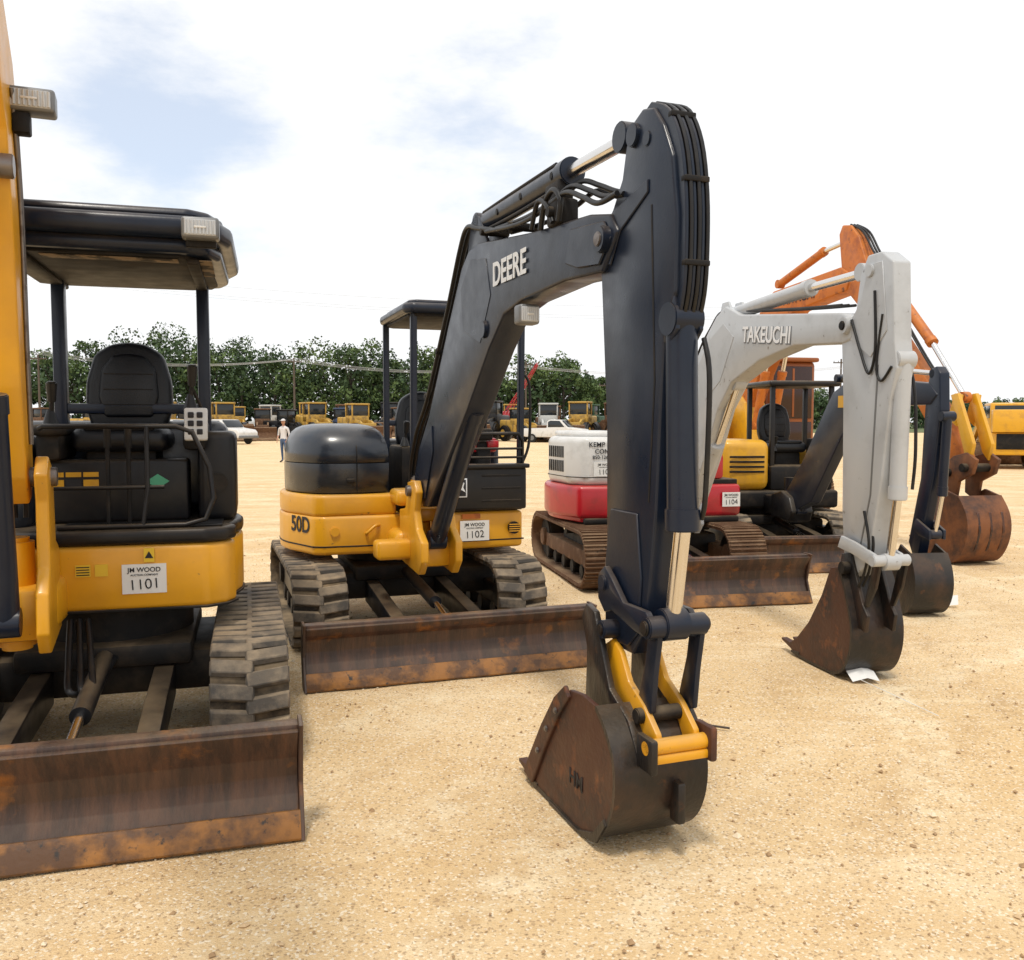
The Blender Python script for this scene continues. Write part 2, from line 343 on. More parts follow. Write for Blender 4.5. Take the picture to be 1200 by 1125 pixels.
for i in range(3): g.box('panel_handle_slot',(.55,.88),(-.739,-.73),(1.22-i*.10,1.235-i*.10),DRK,.003)
g.cyl('floor_lamp_vent',(.84,-.668,.80),(.84,-.695,.80),.05,DRK,18)
for k in range(4): g.box('vent_slat',(.795,.885),(-.70,-.69),(.77+k*.018,.777+k*.018),YEL,0)
g.sign('lot_sign',(.50,-.705,.79),.24,.16,'1102')
g.box('warning_label',(.40,.55),(-.700,-.69),(.885,.925),ORA,.0)
g.box('qr_label',(.24,.33),(-.702,-.692),(.80,.91),WDEC,.0); g.box('qr_label_code',(.25,.32),(-.7045,-.700),(.83,.90),INK,.0)
fa=Vector((-.9085,-.2777,0));fb_=Vector((-.76,-.64,0));fd=(fb_-fa).normalized();fn=Vector((fd.y,-fd.x,0))
cc=(fa+fb_)/2+fn*.004+fd*.01
g.text('model_lettering','50D',(cc.x,cc.y,.86),fd,(0,0,1),.17,INK,sx=1.0,bold=.02)
g.cyl('tie_down_eye',(-.60,-.665,.82),(-.60,-.70,.82),.035,YEL,14)
g.tube('band_grab_handle',[(-.36,-.69,.80),(-.36,-.73,.81),(-.30,-.73,.86),(-.26,-.69,.86)],.012,YEL)
seat(g,.30,-.02,1.42)
g.box('left_console',(-.02,.08),(-.38,.15),(1.0,1.46),DRK,.03);g.box('right_console',(.62,.74),(-.4,.15),(1.0,1.5),DRK,.03)
joystick(g,.02,-.33,1.46,.2);joystick(g,.68,-.33,1.5,.2)
for x in(.28,.36): g.cyl('travel_lever',(x,-.5,1.0),(x,-.58,1.5),.012,DRK,8); g.cyl('travel_lever_grip',(x,-.575,1.46),(x,-.59,1.6),.02,DRK,10)
g.tube('front_grab_rail',[(.16,-.68,1.30),(.16,-.68,1.52),(.22,-.68,1.56),(.88,-.68,1.56),(.92,-.66,1.50),(.92,-.66,1.28)],.014,BLK2,smooth=False)
for z in(1.37,1.44): g.tube('front_guard_bar',[(.17,-.68,z),(.91,-.68,z)],.010,BLK2,smooth=False)
g.box('red_safety_lever',(.70,.80),(-.42,-.36),(1.44,1.50),RED,.01);g.box('red_side_box',(.55,.80),(-.36,-.30),(1.40,1.52),RED,.02)
g.box('gauge_cluster',(.60,.74),(-.45,-.40),(1.50,1.60),DRK,.02)
for n,x,y,y2 in(('canopy_post_front',.03,-.60,-.64),('canopy_post_front',.91,-.62,-.66),('canopy_post_rear',-.01,.28,.26),('canopy_post_rear',.88,.28,.26)):
    bm=bmesh.new(); bmesh.ops.create_cube(bm,size=1)
    for v in bm.verts: v.co=Vector((x+v.co.x*.05,(y if v.co.z<0 else y2)+v.co.y*.055,1.0 if v.co.z<0 else 2.50))
    bmesh.ops.bevel(bm,geom=bm.edges[:],offset=.01,segments=2,affect='EDGES'); g.add(n,bm,BLK)
cr_=[(-.06,-.66),(0,-.74),(.91,-.74),(.97,-.66),(.97,.30),(.90,.38),(.02,.38),(-.06,.30)]
g.plan('canopy_roof',cr_,2.49,2.57,BLK,.035,4)
g.plan('canopy_roof_crown',[(x*.9+.045,y*.88-.02) for x,y in cr_],2.56,2.60,BLK,.02,3)
g.plan('canopy_headliner',[(x*.9+.045,y*.9-.02) for x,y in cr_],2.47,2.492,DRK,.005)
g.tube('canopy_side_rail',[(.93,-.60,1.3),(1.0,-.6,1.5),(1.0,-.6,1.95),(.93,-.6,2.05)],.012,BLK2)
g.box('rear_crossbar',(-.02,.90),(.25,.29),(1.62,1.67),BLK,.01)
g.box('swing_mount',(-.22,.22),(-.98,-.55),(.62,.84),YEL,.05,seg=3,taper=(.85,1))
g.box('swing_mount_upper',(-.17,.17),(-.90,-.60),(1.02,1.14),YEL,.04,seg=3)
g.cyl('swing_pivot',(0,-.92,.56),(0,-.92,1.22),.085,YEL,24,bev=.02)
g.cyl('swing_pivot_cap',(0,-.92,1.2),(0,-.92,1.25),.06,STL,18,bev=.01)
g.frame_world((-.63,6.6),20.6)
cast=[(-.20,.62),(.34,.58),(.44,.68),(.44,.82),(.30,.90),(.24,1.02),(.30,1.16),(.24,1.24),(.06,1.22),(-.02,1.02),(-.20,1.0)]
g.side('swing_casting_left',cast,-.16,-.105,YEL,.012,3); g.side('swing_casting_right',cast,.085,.14,YEL,.012,3)
g.box('swing_casting_web',(-.13,.11),(-.28,.18),(.62,.80),YEL,.03)
g.box('swing_casting_top_web',(-.13,.11),(-.03,.18),(.92,1.02),YEL,.02)
g.side('swing_cylinder_horn',[(-.05,.66),(.12,.66),(.12,.80),(-.05,.80)],-.40,-.12,YEL,.03,3)
boom=[(.14,1.10),(-.02,1.24),(.12,1.46),(.40,1.70),(.88,2.27),(1.16,2.58),(1.30,2.66),(1.48,2.67),(2.32,2.57),(2.94,2.52),(3.14,2.48),(3.20,2.40),(3.07,2.26),(2.68,2.28),(2.15,2.26),(1.90,2.22),(1.65,2.05),(1.28,1.74),(.78,1.36),(.36,1.06),(.22,1.05)]
g.side('boom',boom,-.09,.07,BLK,.012,3)
g.side('boom_foot_reinforcement',[(.17,1.08),(.03,1.24),(.2,1.44),(.5,1.63),(.52,1.45),(.32,1.12)],-.10,-.088,BLK,.004,1)
g.side('boom_knee_plate',[(1.2,2.2),(1.15,2.45),(1.35,2.60),(1.62,2.56),(1.70,2.35),(1.52,2.1)],-.0935,-.089,BLK,.002,1)
g.side('boom_tip_boss_plate',[(2.72,2.35),(2.78,2.49),(3.1,2.46),(3.16,2.38),(3.06,2.29),(2.85,2.31)],-.102,-.088,BLK,.005,1)
g.pin('boom_foot_pin',(.14,1.16),-.19,.17,.04,STL)
g.pin('boom_tip_pin',(3.10,2.385),-.125,.10,.055,BLK);g.pin('boom_tip_pin_end',(3.10,2.385),-.132,-.12,.03,STL)
g.text('boom_lettering','DEERE',(-.0985,-2.0,2.44),(0,-1,0),(0,.10,1),.175,WDEC,sx=1.0,bold=.02)
arm_cyl(g,'boom_cylinder',(.30,.82),(1.18,1.73),(1.60,2.17),.062,BLK,-.01)
g.pin('boom_cylinder_lug',(1.60,2.17),-.11,.09,.05,BLK)
lamp(g,'boom_lamp',(-.06,-2.18,2.19),.11,.10,.09)
for xx in(-.075,.045): g.side('arm_cylinder_bracket',[(1.22,2.60),(1.30,2.82),(1.40,2.86),(1.48,2.80),(1.62,2.62)],xx,xx+.022,BLK,.006)
arm_cyl(g,'arm_cylinder',(1.38,2.80),(2.60,2.79),(3.16,2.775),.058,BLK,-.015)
for s0 in(1.75,2.1,2.5): g.pin('cylinder_band',(s0,2.79),-.075,.045,.02,DRK)
g.box('arm_cylinder_port_block',(-.075,.0),(-2.60,-2.42),(2.66,2.76),DRK,.015)
g.stube('arm_cylinder_line',[(1.5,2.735),(2.0,2.72),(2.5,2.72)],.011,DRK,x=-.06)
g.stube('arm_cylinder_line_b',[(1.45,2.85),(1.9,2.85),(2.5,2.845)],.010,DRK,x=-.045)
for i in range(4):
    x=-.085+.03*i
    g.stube('boom_hose',[(-.10-.02*i,1.02),(-.16-.01*i,1.26),(.02,1.56),(.36,1.83+.01*i),(.84,2.36+.01*i),(1.12,2.70+.01*i),(1.26,2.80),(1.45,2.76),(1.75,2.69)],.014,HOSE,x=x)
for i,(o,x) in enumerate(((0,-.10),(.03,-.07),(.055,-.02),(.02,.05))):
    g.stube('boom_top_hose',[(1.65,2.70+o*.3),(2.15,2.64+o),(2.5,2.64+o),(2.72,2.66+o),(2.9,2.60+o),(3.05,2.54+o),(3.22,2.54)],.012,HOSE,x=x)
g.stube('boom_tip_loop',[(2.45,2.55),(2.50,2.66),(2.60,2.70),(2.68,2.64),(2.66,2.55)],.014,HOSE,x=-.105)
g.stube('boom_tip_loop_b',[(2.36,2.57),(2.44,2.68),(2.55,2.64),(2.62,2.55)],.012,HOSE,x=-.115)
g.box('boom_tip_valve',(-.11,.0),(-2.66,-2.52),(2.54,2.66),DRK,.02);g.pin('valve_fitting',(2.60,2.60),-.135,-.10,.025,DRK)
for k,(a,b) in enumerate(((.32,1.83),(.62,2.12),(1.55,2.72),(2.0,2.66))):
    g.pin('hose_clamp',(a,b),-.10,.07,.022,DRK)
stick=[(3.36,2.82),(3.28,2.79),(3.23,2.71),(3.20,2.60),(3.12,2.50),(3.03,2.44),(3.02,2.26),(3.08,1.63),(3.09,.96),(3.12,.79),(3.20,.74),(3.32,.74),(3.42,.86),(3.49,1.32),(3.52,1.79),(3.54,1.99),(3.61,2.11),(3.615,2.38),(3.58,2.59),(3.51,2.72),(3.44,2.80)]
g.side('stick',stick,-.07,.04,BLK,.010,3)
g.side('stick_weld_plate',[(3.05,2.30),(3.06,2.42),(3.18,2.50),(3.42,2.55),(3.42,2.50),(3.2,2.40),(3.12,2.28)],-.078,-.069,BLK,.004,1)
g.side('stick_tip_plate',[(3.10,.80),(3.10,1.1),(3.14,1.3),(3.36,1.3),(3.40,1.05),(3.38,.84),(3.3,.77),(3.18,.76)],-.08,-.069,BLK,.004,1)
g.side('stick_seam',[(3.435,2.45),(3.445,2.45),(3.48,1.8),(3.445,1.35),(3.435,1.35),(3.47,1.8)],-.0725,-.069,DRK,.0005,1)
gp=catmull([Vector(p) for p in((3.40,2.835),(3.52,2.775),(3.605,2.64),(3.645,2.45),(3.65,2.25),(3.635,2.10),(3.59,1.98))],4)
for i in range(6):
    x=-.055+i*.0165; o=.008*(i%2)
    pts=[(p.x+o*.8,p.y+o*.3) for p in gp]; inner=[(p.x-.05,p.y-.02) for p in gp][::-1]
    g.side('stick_hose_guard_strip',pts+inner,x,x+.0145,HOSE if i%2 else BLK,.003,1)
for q in(5,11,17):
    p=gp[q]; g.box('hose_guard_clamp',(-.057,.043),(-p.x-.011,-p.x+.02),(p.y-.010,p.y+.010),DRK,.004)
g.pin('arm_cylinder_rod_pin',(3.30,2.74),-.085,.055,.045,BLK)
g.pin('stick_top_pin',(3.40,2.70),-.076,.046,.03,BLK)
arm_cyl(g,'bucket_cylinder',(3.56,2.02),(3.585,1.27),(3.52,.90),.058,BLK,-.012)
for xx in(-.068,.028): g.side('bucket_cylinder_bracket',[(3.50,2.10),(3.60,2.10),(3.62,1.98),(3.57,1.93),(3.50,1.95)],xx,xx+.016,BLK,.003)
g.stube('bucket_cylinder_hose',[(3.62,1.95),(3.66,1.8),(3.645,1.4),(3.62,1.3)],.010,HOSE,x=.045)
for xx in(-.115,.065):
    g.side('idler_link',[(3.10,.93),(3.10,1.03),(3.16,1.07),(3.22,1.03),(3.32,.95),(3.50,.95),(3.56,.90),(3.53,.845),(3.40,.86),(3.22,.90),(3.16,.88)],xx,xx+.026,BLK,.006)
    g.side('bucket_link',[(3.48,.92),(3.56,.92),(3.52,.72),(3.50,.56),(3.42,.53),(3.40,.60),(3.45,.75)],xx+.028,xx+.052,BLK,.006)
g.pin('link_cross_pin',(3.53,.895),-.13,.12,.042,BLK); g.pin('link_pin_end',(3.53,.895),-.142,-.128,.028,BUCK); g.pin('link_pin_end',(3.53,.895),.118,.135,.028,BUCK)
g.pin('idler_pin',(3.15,1.0),-.125,.10,.032,BLK)
g.pin('stick_bucket_pin',(3.20,.82),-.15,.12,.038,BLK); g.pin('stick_bucket_pin_end',(3.20,.82),-.158,-.148,.024,BUCK)
cp=[(3.13,.74),(3.20,.78),(3.27,.74),(3.34,.64),(3.46,.58),(3.56,.50),(3.57,.42),(3.50,.39),(3.38,.42),(3.24,.46),(3.15,.56)]
for xx in(-.098,.062): g.side('coupler_plate',cp,xx,xx+.026,YEL,.007)
g.pin('coupler_bar',(3.57,.46),-.15,.13,.030,YEL); g.box('coupler_latch',(-.14,.12),(-3.60,-3.52),(.40,.435),YEL,.01)
g.pin('coupler_pin',(3.45,.54),-.125,.10,.03,DRK)
g.box('coupler_lug_r',(.10,.13),(-3.62,-3.50),(.39,.52),BUCKR,.01)
g.box('coupler_lug_l',(-.15,-.12),(-3.62,-3.50),(.37,.50),BUCK,.01)
bo=[(2.60,.03),(2.67,.012),(2.80,.006),(3.03,.004),(3.22,.006),(3.36,.05),(3.46,.14),(3.51,.27),(3.50,.40),(3.43,.50),(3.35,.56),(3.22,.57),(3.10,.555),(2.98,.46),(2.85,.31),(2.70,.12)]
bucket(g,bo,(1,10),-.24,.15,BUCKR,BUCK,4,tip=(2.50,.045))
for xx in(-.15,.06):
    g.side('bucket_ear',[(3.06,.50),(3.07,.72),(3.02,.84),(3.06,.90),(3.14,.88),(3.20,.76),(3.28,.60),(3.44,.52),(3.52,.40),(3.50,.30),(3.40,.42),(3.2,.48)],xx,xx+.028,BUCK,.006)
g.side('bucket_side_cutter',[(2.62,.04),(2.72,.02),(2.86,.22),(3.02,.43),(3.12,.53),(3.08,.57),(2.97,.49),(2.83,.33),(2.68,.13)],-.256,-.238,BUCKR,.004,1)
g.side('bucket_bottom_wear_strip',[(2.9,.012),(3.2,.012),(3.34,.06),(3.43,.15),(3.45,.13),(3.37,.03),(3.22,.0),(2.9,.0)],-.250,-.238,BUCK,.002,1)
g.box('bucket_back_lug',(-.0,.035),(-3.56,-3.49),(.14,.30),BUCK,.01)
for a,b in((2.80,.20),(2.90,.33),(3.0,.44)): g.pin('side_cutter_bolt',(a,b),-.268,-.254,.014,STL,seg=6)
g.text('bucket_mark','HM',(-.2425,-3.17,.20),(0,-1,0),(0,0,1),.09,INK)

# =============================================================== EXCAVATOR 1 (left, closest)
g=G('mini_excavator',(-2.20,4.94,0),16.3)
undercarriage(g,.89,.37,2.15,.58,1.74,.43,arms=(-.30,.28))
pl=[(-.32,-.50),(.50,-.52),(.60,-.46),(.65,-.36)]+[p for p in arc(-.02,.06,.70,-28,200,22)]+[(-.70,-.36)]
g.plan('house_lower_band',pl,.70,1.03,YEL,.03,3)
g.plan('house_floor',[(x*1.005,y*1.01) for x,y in pl],1.033,1.11,BLK2,.025,3)
g.plan('house_lower_seam',[(x*1.006,y*1.006) for x,y in pl],.695,.708,DRK,.002,1)
g.box('tread_mat',(-.20,.58),(-.46,-.20),(1.112,1.122),HOSE,.003)
g.box('seat_base_panel',(-.34,.40),(-.14,.06),(1.113,1.45),BLK2,.02,seg=3)
g.box('side_cabinet',(.45,.65),(-.20,.45),(1.113,1.60),BLK2,.04,seg=3)
g.cyl('air_intake_grille',(.55,-.203,1.32),(.55,-.215,1.32),.055,DRK,18)
g.box('rear_shroud',(-.60,.60),(.34,.62),(1.1,1.66),HOOD,.08,seg=4)
g.box('engine_cover',(-.80,-.36),(-.30,.50),(1.05,1.62),HOOD,.12,seg=5)
for i in range(3):
    g.box('warning_label',(-.30+i*.085,-.225+i*.085),(-.1435,-.139),(1.36,1.385),YEL2,0)
    g.box('warning_label_lower',(-.30+i*.085,-.225+i*.085),(-.1435,-.139),(1.30,1.345),INK if i%2 else YEL2,0)
g.poly('green_diamond_label',[(.18,1.33),(.24,1.37),(.30,1.33),(.24,1.29)],lambda a,b:(a,-.144,b),(0,.004,0),GREEN,0)
seat(g,.05,.12,1.62,.5)
g.box('left_console',(-.34,-.22),(-.24,.25),(1.45,1.60),DRK,.03);g.box('right_console',(.38,.50),(-.26,.22),(1.50,1.66),DRK,.03)
g.box('left_console_arm',(-.35,-.20),(-.28,.10),(1.58,1.64),DRK,.025,seg=3)
g.box('gauge_panel',(.39,.51),(-.285,-.255),(1.55,1.73),WHT,.012,rot=(-14,'X')); 
for k in range(3):
    for kk in range(2): g.box('gauge_dial',(.41+kk*.045,.44+kk*.045),(-.303+k*.008,-.285+k*.008),(1.585+k*.045,1.615+k*.045),INK,.004)
joystick(g,-.26,-.24,1.64,.22);joystick(g,.42,-.20,1.72,.24);g.cyl('decel_lever',(.50,-.1,1.66),(.42,-.16,1.86),.009,DRK,8)
for x in(.02,.12): g.cyl('travel_lever',(x,-.36,1.12),(x,-.34,1.55),.011,DRK,8);g.cyl('travel_lever_grip',(x,-.34,1.52),(x,-.34,1.64),.018,DRK,10)
rail=[(-.28,-.42,1.62),(-.26,-.44,1.63),(.36,-.44,1.63),(.44,-.44,1.60),(.52,-.45,1.42),(.54,-.46,1.26),(.50,-.47,1.15),(.40,-.48,1.125),(-.20,-.48,1.125)]
g.tube('operator_guard_rail',rail,.013,BLK2,smooth=False)
g.tube('operator_guard_rail_mid',[(-.25,-.45,1.32),(.30,-.45,1.32)],.010,BLK2,smooth=False)
g.tube('operator_guard_upright',[(.22,-.445,1.63),(.22,-.46,1.32),(.20,-.48,1.13)],.012,BLK2,smooth=False)
for x in(-.31,.47):
    g.box('canopy_post',(x-.035,x+.035),(.30,.38),(1.1,2.56),BLK,.012)
g.box('canopy_cross_bar',(-.31,.47),(.31,.37),(1.70,1.76),BLK,.012)
can=[(-.52,-.78),(.50,-.78),(.60,-.70),(.66,-.52),(.68,.42),(.64,.56),(.50,.64),(-.40,.64),(-.52,.56)]
g.plan('canopy_roof',can,2.535,2.635,BLK,.04,4)
g.plan('canopy_roof_crown',[(x*.93,y*.92) for x,y in can],2.62,2.68,BLK,.03,3)
g.plan('canopy_lower_skin',[(x*.90+.01,y*.90) for x,y in can],2.47,2.54,BLK,.03,3)
g.plan('canopy_headliner',[(x*.82,y*.80) for x,y in can],2.455,2.474,DRK,.005)
for x in(-.31,.47): g.box('canopy_headliner_rib',(x-.03,x+.03),(-.6,.5),(2.43,2.458),DRK,.01)
TAN=mat('tan_foam',(.22,.16,.10),.8,col2=(.03,.025,.02),ns=9,lo=.45,hi=.55)
g.box('canopy_tan_liner',(-.22,.40),(-.60,-.50),(2.448,2.453),TAN,.002);g.box('canopy_tan_liner',(.50,.56),(-.6,-.1),(2.448,2.453),TAN,.002)
lamp(g,'work_lamp',(.52,-.84,2.56),.17,.10,.10)
g.box('work_lamp_bracket',(.45,.59),(-.80,-.76),(2.48,2.53),DRK,.008)
g.sign('lot_sign',(.20,-.515,.86),.21,.15,'1101')
g.box('capacity_label',(-.03,.03),(-.514,-.508),(.88,.94),mat('yellow_label',(.75,.50,.03),.5),0);g.box('capacity_label_b',(-.12,-.05),(-.512,-.507),(.88,.94),mat('yellow_label',(.75,.50,.03),.5),0)
for k in range(4): g.box('label_print',(-.115,-.055),(-.5135,-.511),(.887+k*.013,.892+k*.013),INK,0)
g.box('hazard_label',(.20,.25),(-.5245,-.518),(.945,1.015),MC['yellow_label'],0)
g.poly('warning_triangle',[(.205,.965),(.245,.965),(.225,1.0)],lambda a,b:(a,-.527,b),(0,.003,0),INK,0)
for i in range(3): g.tube('front_hose',[(-.15+.04*i,-.5,.66),(-.12+.05*i,-.75,.50),(-.08+.05*i,-.95,.42),(.0,-.8,.40),(.05,-.5,.46)],.016,HOSE)
g.box('swing_mount',(-.50,-.16),(-.76,-.42),(.66,.90),YEL,.05,seg=3)
g.cyl('swing_pivot',(-.33,-.76,.60),(-.33,-.76,1.12),.085,YEL,24,bev=.02)
g.frame_world((-2.32,4.14),22)
cast=[(-.20,.64),(.28,.62),(.36,.72),(.34,.90),(.24,1.0),(.22,1.30),(.26,1.42),(.16,1.50),(.0,1.44),(-.04,1.1),(-.20,1.04)]
g.side('swing_casting_left',cast,-.17,-.115,YEL,.012,3); g.side('swing_casting_right',cast,.12,.175,YEL,.012,3)
g.box('swing_casting_web',(-.13,.13),(-.2,.18),(.66,.9),YEL,.03)
b1=[(.05,1.30),(-.04,1.44),(.0,1.8),(.02,2.4),(.05,2.9),(.2,3.2),(.6,3.5),(1.5,3.75),(3.0,3.75),(3.15,3.66),(3.0,3.5),(1.5,3.4),(.75,3.15),(.45,2.85),(.36,2.4),(.30,1.8),(.22,1.4),(.14,1.28)]
g.side('boom',b1,-.09,.09,YEL,.012,3)
g.pin('boom_foot_pin',(.08,1.40),-.19,.20,.045,STL)
arm_cyl(g,'boom_cylinder',(.32,.78),(.50,1.75),(.55,2.55),.06,BLK,.0)
g.pin('boom_cylinder_pin',(.45,2.7),-.11,.11,.05,STL)
for i in range(3): g.stube('boom_hose',[(-.08,1.2),(-.1,1.7),(-.05-.02*i,2.4),(-.02,2.9),(.15,3.28)],.014,HOSE,x=-.05+.05*i)
g.stube('boom_steel_line',[(.10,1.55),(.14,2.0),(.18,2.6),(.35,3.05)],.009,STL,x=.098);g.stube('boom_steel_line',[(.06,1.55),(.10,2.0),(.13,2.6),(.28,3.08)],.009,STL,x=.098)
g.side('stick',[(3.0,3.95),(3.3,4.0),(3.55,3.8),(3.65,3.0),(3.6,1.1),(3.4,1.05),(3.3,2.9),(3.1,3.5)],-.07,.07,YEL,.01,2)
arm_cyl(g,'arm_cylinder',(.9,3.75),(2.2,3.98),(3.05,3.95),.05,BLK,0)
arm_cyl(g,'bucket_cylinder',(3.7,3.3),(3.78,2.0),(3.75,1.3),.05,BLK,0)
b1o=[(a+.85,b) for a,b in [(2.0,.10),(2.06,.012),(2.2,.006),(2.42,.004),(2.62,.01),(2.76,.06),(2.86,.2),(2.90,.4),(2.88,.6),(2.8,.8),(2.78,1.12),(2.6,1.12),(2.5,.75),(2.3,.5),(2.1,.25)]]
bucket(g,b1o,(1,9),-.3,.3,BUCKR,BUCK,4,tip=(2.80,.05))
lamp(g,'boom_lamp',(.16,-.30,3.02),.20,.10,.12)
g.box('boom_lamp_bracket',(.09,.16),(-.32,-.24),(2.88,2.97),DRK,.01)

# =============================================================== EXCAVATOR 3 (white/red)
g=G('mini_excavator',(1.40,9.9,0),11.5)
undercarriage(g,.95,.40,2.4,.60,1.95,.42,steel=True)
p3=[(-.86,-.60),(-.35,-.66),(.93,-.62)]+[p for p in arc(-.02,.1,1.0,-25,195,24)][1:]
g.plan('house_red_band',p3,.66,1.0,RED,.05,4)
g.plan('house_red_skirt',[(x*.96,y*.96) for x,y in p3],.62,.70,RED,.02)
wc=[(-.92,-.38),(-.78,-.56),(-.25,-.60),(-.20,.5),(-.45,.85),(-.85,.62),(-.98,.2)]
g.plan('white_engine_cover',wc,1.0,1.50,WHT,.07,5)
g.plan('white_cover_seam',[(x*1.004,y*1.004) for x,y in wc],1.08,1.088,DRK,.001,1)
g.plan('white_cover_top',[(-.84,-.26),(-.72,-.42),(-.32,-.46),(-.28,.5),(-.5,.75),(-.82,.55),(-.88,.2)],1.49,1.56,WHT,.04,4)
for i in range(8):
    for j in range(2):
        y0=-.28+i*.058; xs=-.92-.06*((y0+.38)/.58)
        g.box('side_grille_slot',(xs-.010,xs+.02),(y0,y0+.030),(1.13+j*.15,1.25+j*.15),DRK,.003)
g.plan('rear_white_cowl',arc(-.02,.1,.93,-20,110,14)+[(-.3,.3),(.4,.2)],1.0,1.45,WHT,.06,4)
tdir=(.53,-.04,0)
g.text('cover_lettering_a','KEMP BROS',(-.56,-.585,1.42),tdir,(0,0,1),.070,INK)
g.text('cover_lettering_b','CONST.',(-.56,-.585,1.35),tdir,(0,0,1),.065,INK)
g.text('cover_lettering_c','850-126-9404',(-.56,-.585,1.29),tdir,(0,0,1),.050,INK)
g.sign('lot_sign',(-.57,-.59,1.17),.24,.15,'1103',xd=tdir)
g.sign('lot_sign_side',(.80,-.648,.84),.20,.15,'1104')
g.box('black_lower_trim',(-.8,.9),(-.64,-.3),(.60,.665),DRK,.02)
g.box('operator_platform',(-.15,.9),(-.58,.3),(.99,1.05),DRK,.01)
g.box('operator_console',(.15,.75),(-.58,-.45),(1.05,1.32),RED,.04)
seat(g,.1,.25,1.5)
g.cyl('mirror_arm',(-.40,-.45,1.55),(-.42,-.47,1.68),.012,DRK,8);g.cyl('round_lamp',(-.42,-.53,1.72),(-.42,-.42,1.72),.07,DRK,18,bev=.015)
for x in(-.14,.42): g.box('canopy_post',(x-.03,x+.03),(.5,.56),(1.0,2.30),BLK2,.01)
g.box('canopy_roof',(-.20,.47),(-.10,.62),(2.28,2.33),BLK2,.02,seg=3)
g.box('swing_mount',(-.2,.2),(-.95,-.55),(.62,.86),GRY,.05,seg=3); g.cyl('swing_pivot',(0,-.93,.56),(0,-.93,1.1),.08,GRY,20,bev=.02)
g.frame_world((1.61,8.9),11.5)
cast=[(-.20,.60),(.34,.58),(.44,.68),(.42,.82),(.36,.92),(.46,1.02),(.34,1.10),(.14,1.08),(.0,.98),(-.20,.98)]
g.side('swing_casting_left',cast,-.16,-.105,GRY,.012,3); g.side('swing_casting_right',cast,.085,.14,GRY,.012,3)
b3=[(.30,.90),(.26,1.05),(.50,1.42),(.66,2.16),(.98,2.44),(1.15,2.56),(1.33,2.62),(1.60,2.52),(3.07,2.36),(3.20,2.31),(3.20,2.18),(3.10,2.16),(2.47,2.20),(1.95,2.13),(1.45,1.98),(1.20,1.76),(.92,1.31),(.66,.95),(.45,.87)]
g.side('boom',b3,-.09,.08,GRY,.014,3)
g.side('boom_knee_plate',[(.72,2.1),(1.0,2.36),(1.3,2.48),(1.5,2.35),(1.25,2.0),(.95,1.85)],-.0935,-.089,GRY,.002,1)
g.text('boom_lettering','TAKEUCHI',(-.0955,-2.05,2.31),(0,-1,-.1),(0,0,1),.17,mat('grey_decal',(.80,.81,.82),.5),sx=.95,bold=.02)
g.text('boom_lettering_outline','TAKEUCHI',(-.0925,-2.05,2.305),(0,-1,-.1),(0,0,1),.172,mat('grey_decal_edge',(.16,.17,.19),.5),sx=.95,bold=.045)
arm_cyl(g,'arm_cylinder',(1.28,2.56),(2.53,2.60),(3.20,2.60),.055,GRY,0)
for xx in(-.07,.05): g.side('arm_cylinder_bracket',[(1.15,2.50),(1.22,2.66),(1.34,2.66),(1.45,2.50)],xx,xx+.02,GRY,.004)
arm_cyl(g,'boom_cylinder',(.42,.78),(1.0,1.45),(1.4,1.98),.06,GRY,-.0)
for i in range(3): g.stube('boom_hose',[(.3,1.0),(.42,1.4),(.58,2.16),(.95,2.50),(1.2,2.60),(1.7,2.54),(2.5,2.46),(3.0,2.42)],.010,HOSE,x=-.04+.05*i)
s3=[(3.34,2.68),(3.26,2.56),(3.22,2.34),(3.06,2.28),(3.10,1.79),(3.12,1.07),(3.16,.72),(3.26,.66),(3.42,.76),(3.54,1.32),(3.60,1.78),(3.66,1.97),(3.63,2.13),(3.60,2.60),(3.48,2.68)]
g.side('stick',s3,-.08,.04,GRY,.012,3)
g.side('stick_top_plate',[(3.10,2.22),(3.28,2.4),(3.36,2.62),(3.5,2.62),(3.56,2.2),(3.4,2.05)],-.086,-.079,GRY,.003,1)
g.side('stick_weld_line',[(3.47,2.0),(3.485,2.0),(3.44,1.2),(3.34,.85),(3.33,.86),(3.425,1.2)],-.083,-.079,SIL,.0005,1)
g.pin('boom_tip_pin',(3.14,2.27),-.12,.11,.055,GRY);g.pin('boom_tip_pin_end',(3.14,2.27),-.13,-.115,.03,DRK);g.pin('stick_top_pin',(3.38,2.58),-.10,.07,.04,GRY)
arm_cyl(g,'bucket_cylinder',(3.62,2.02),(3.60,1.20),(3.54,.80),.050,GRY,-.01)
g.stube('stick_hose',[(3.2,2.3),(3.30,2.1),(3.40,1.95),(3.46,2.1),(3.44,2.45)],.009,HOSE,x=-.092)
g.stube('stick_hose_b',[(3.52,2.3),(3.47,2.0),(3.52,1.9),(3.62,1.98)],.008,HOSE,x=-.088)
g.stube('stick_hose_c',[(3.45,2.2),(3.62,1.9),(3.66,1.5),(3.64,1.25)],.010,HOSE,x=.06)
for xx in(-.12,.06):
    g.side('idler_link',[(3.14,.84),(3.18,.92),(3.32,.90),(3.54,.85),(3.58,.80),(3.5,.775),(3.3,.82)],xx,xx+.024,GRY,.006)
    g.side('bucket_link',[(3.50,.84),(3.57,.84),(3.52,.64),(3.44,.50),(3.40,.50),(3.45,.66)],xx+.03,xx+.052,BUCK,.006)
g.pin('link_cross_pin',(3.55,.81),-.14,.11,.036,GRY);g.pin('stick_bucket_pin',(3.24,.72),-.15,.13,.04,DRK)
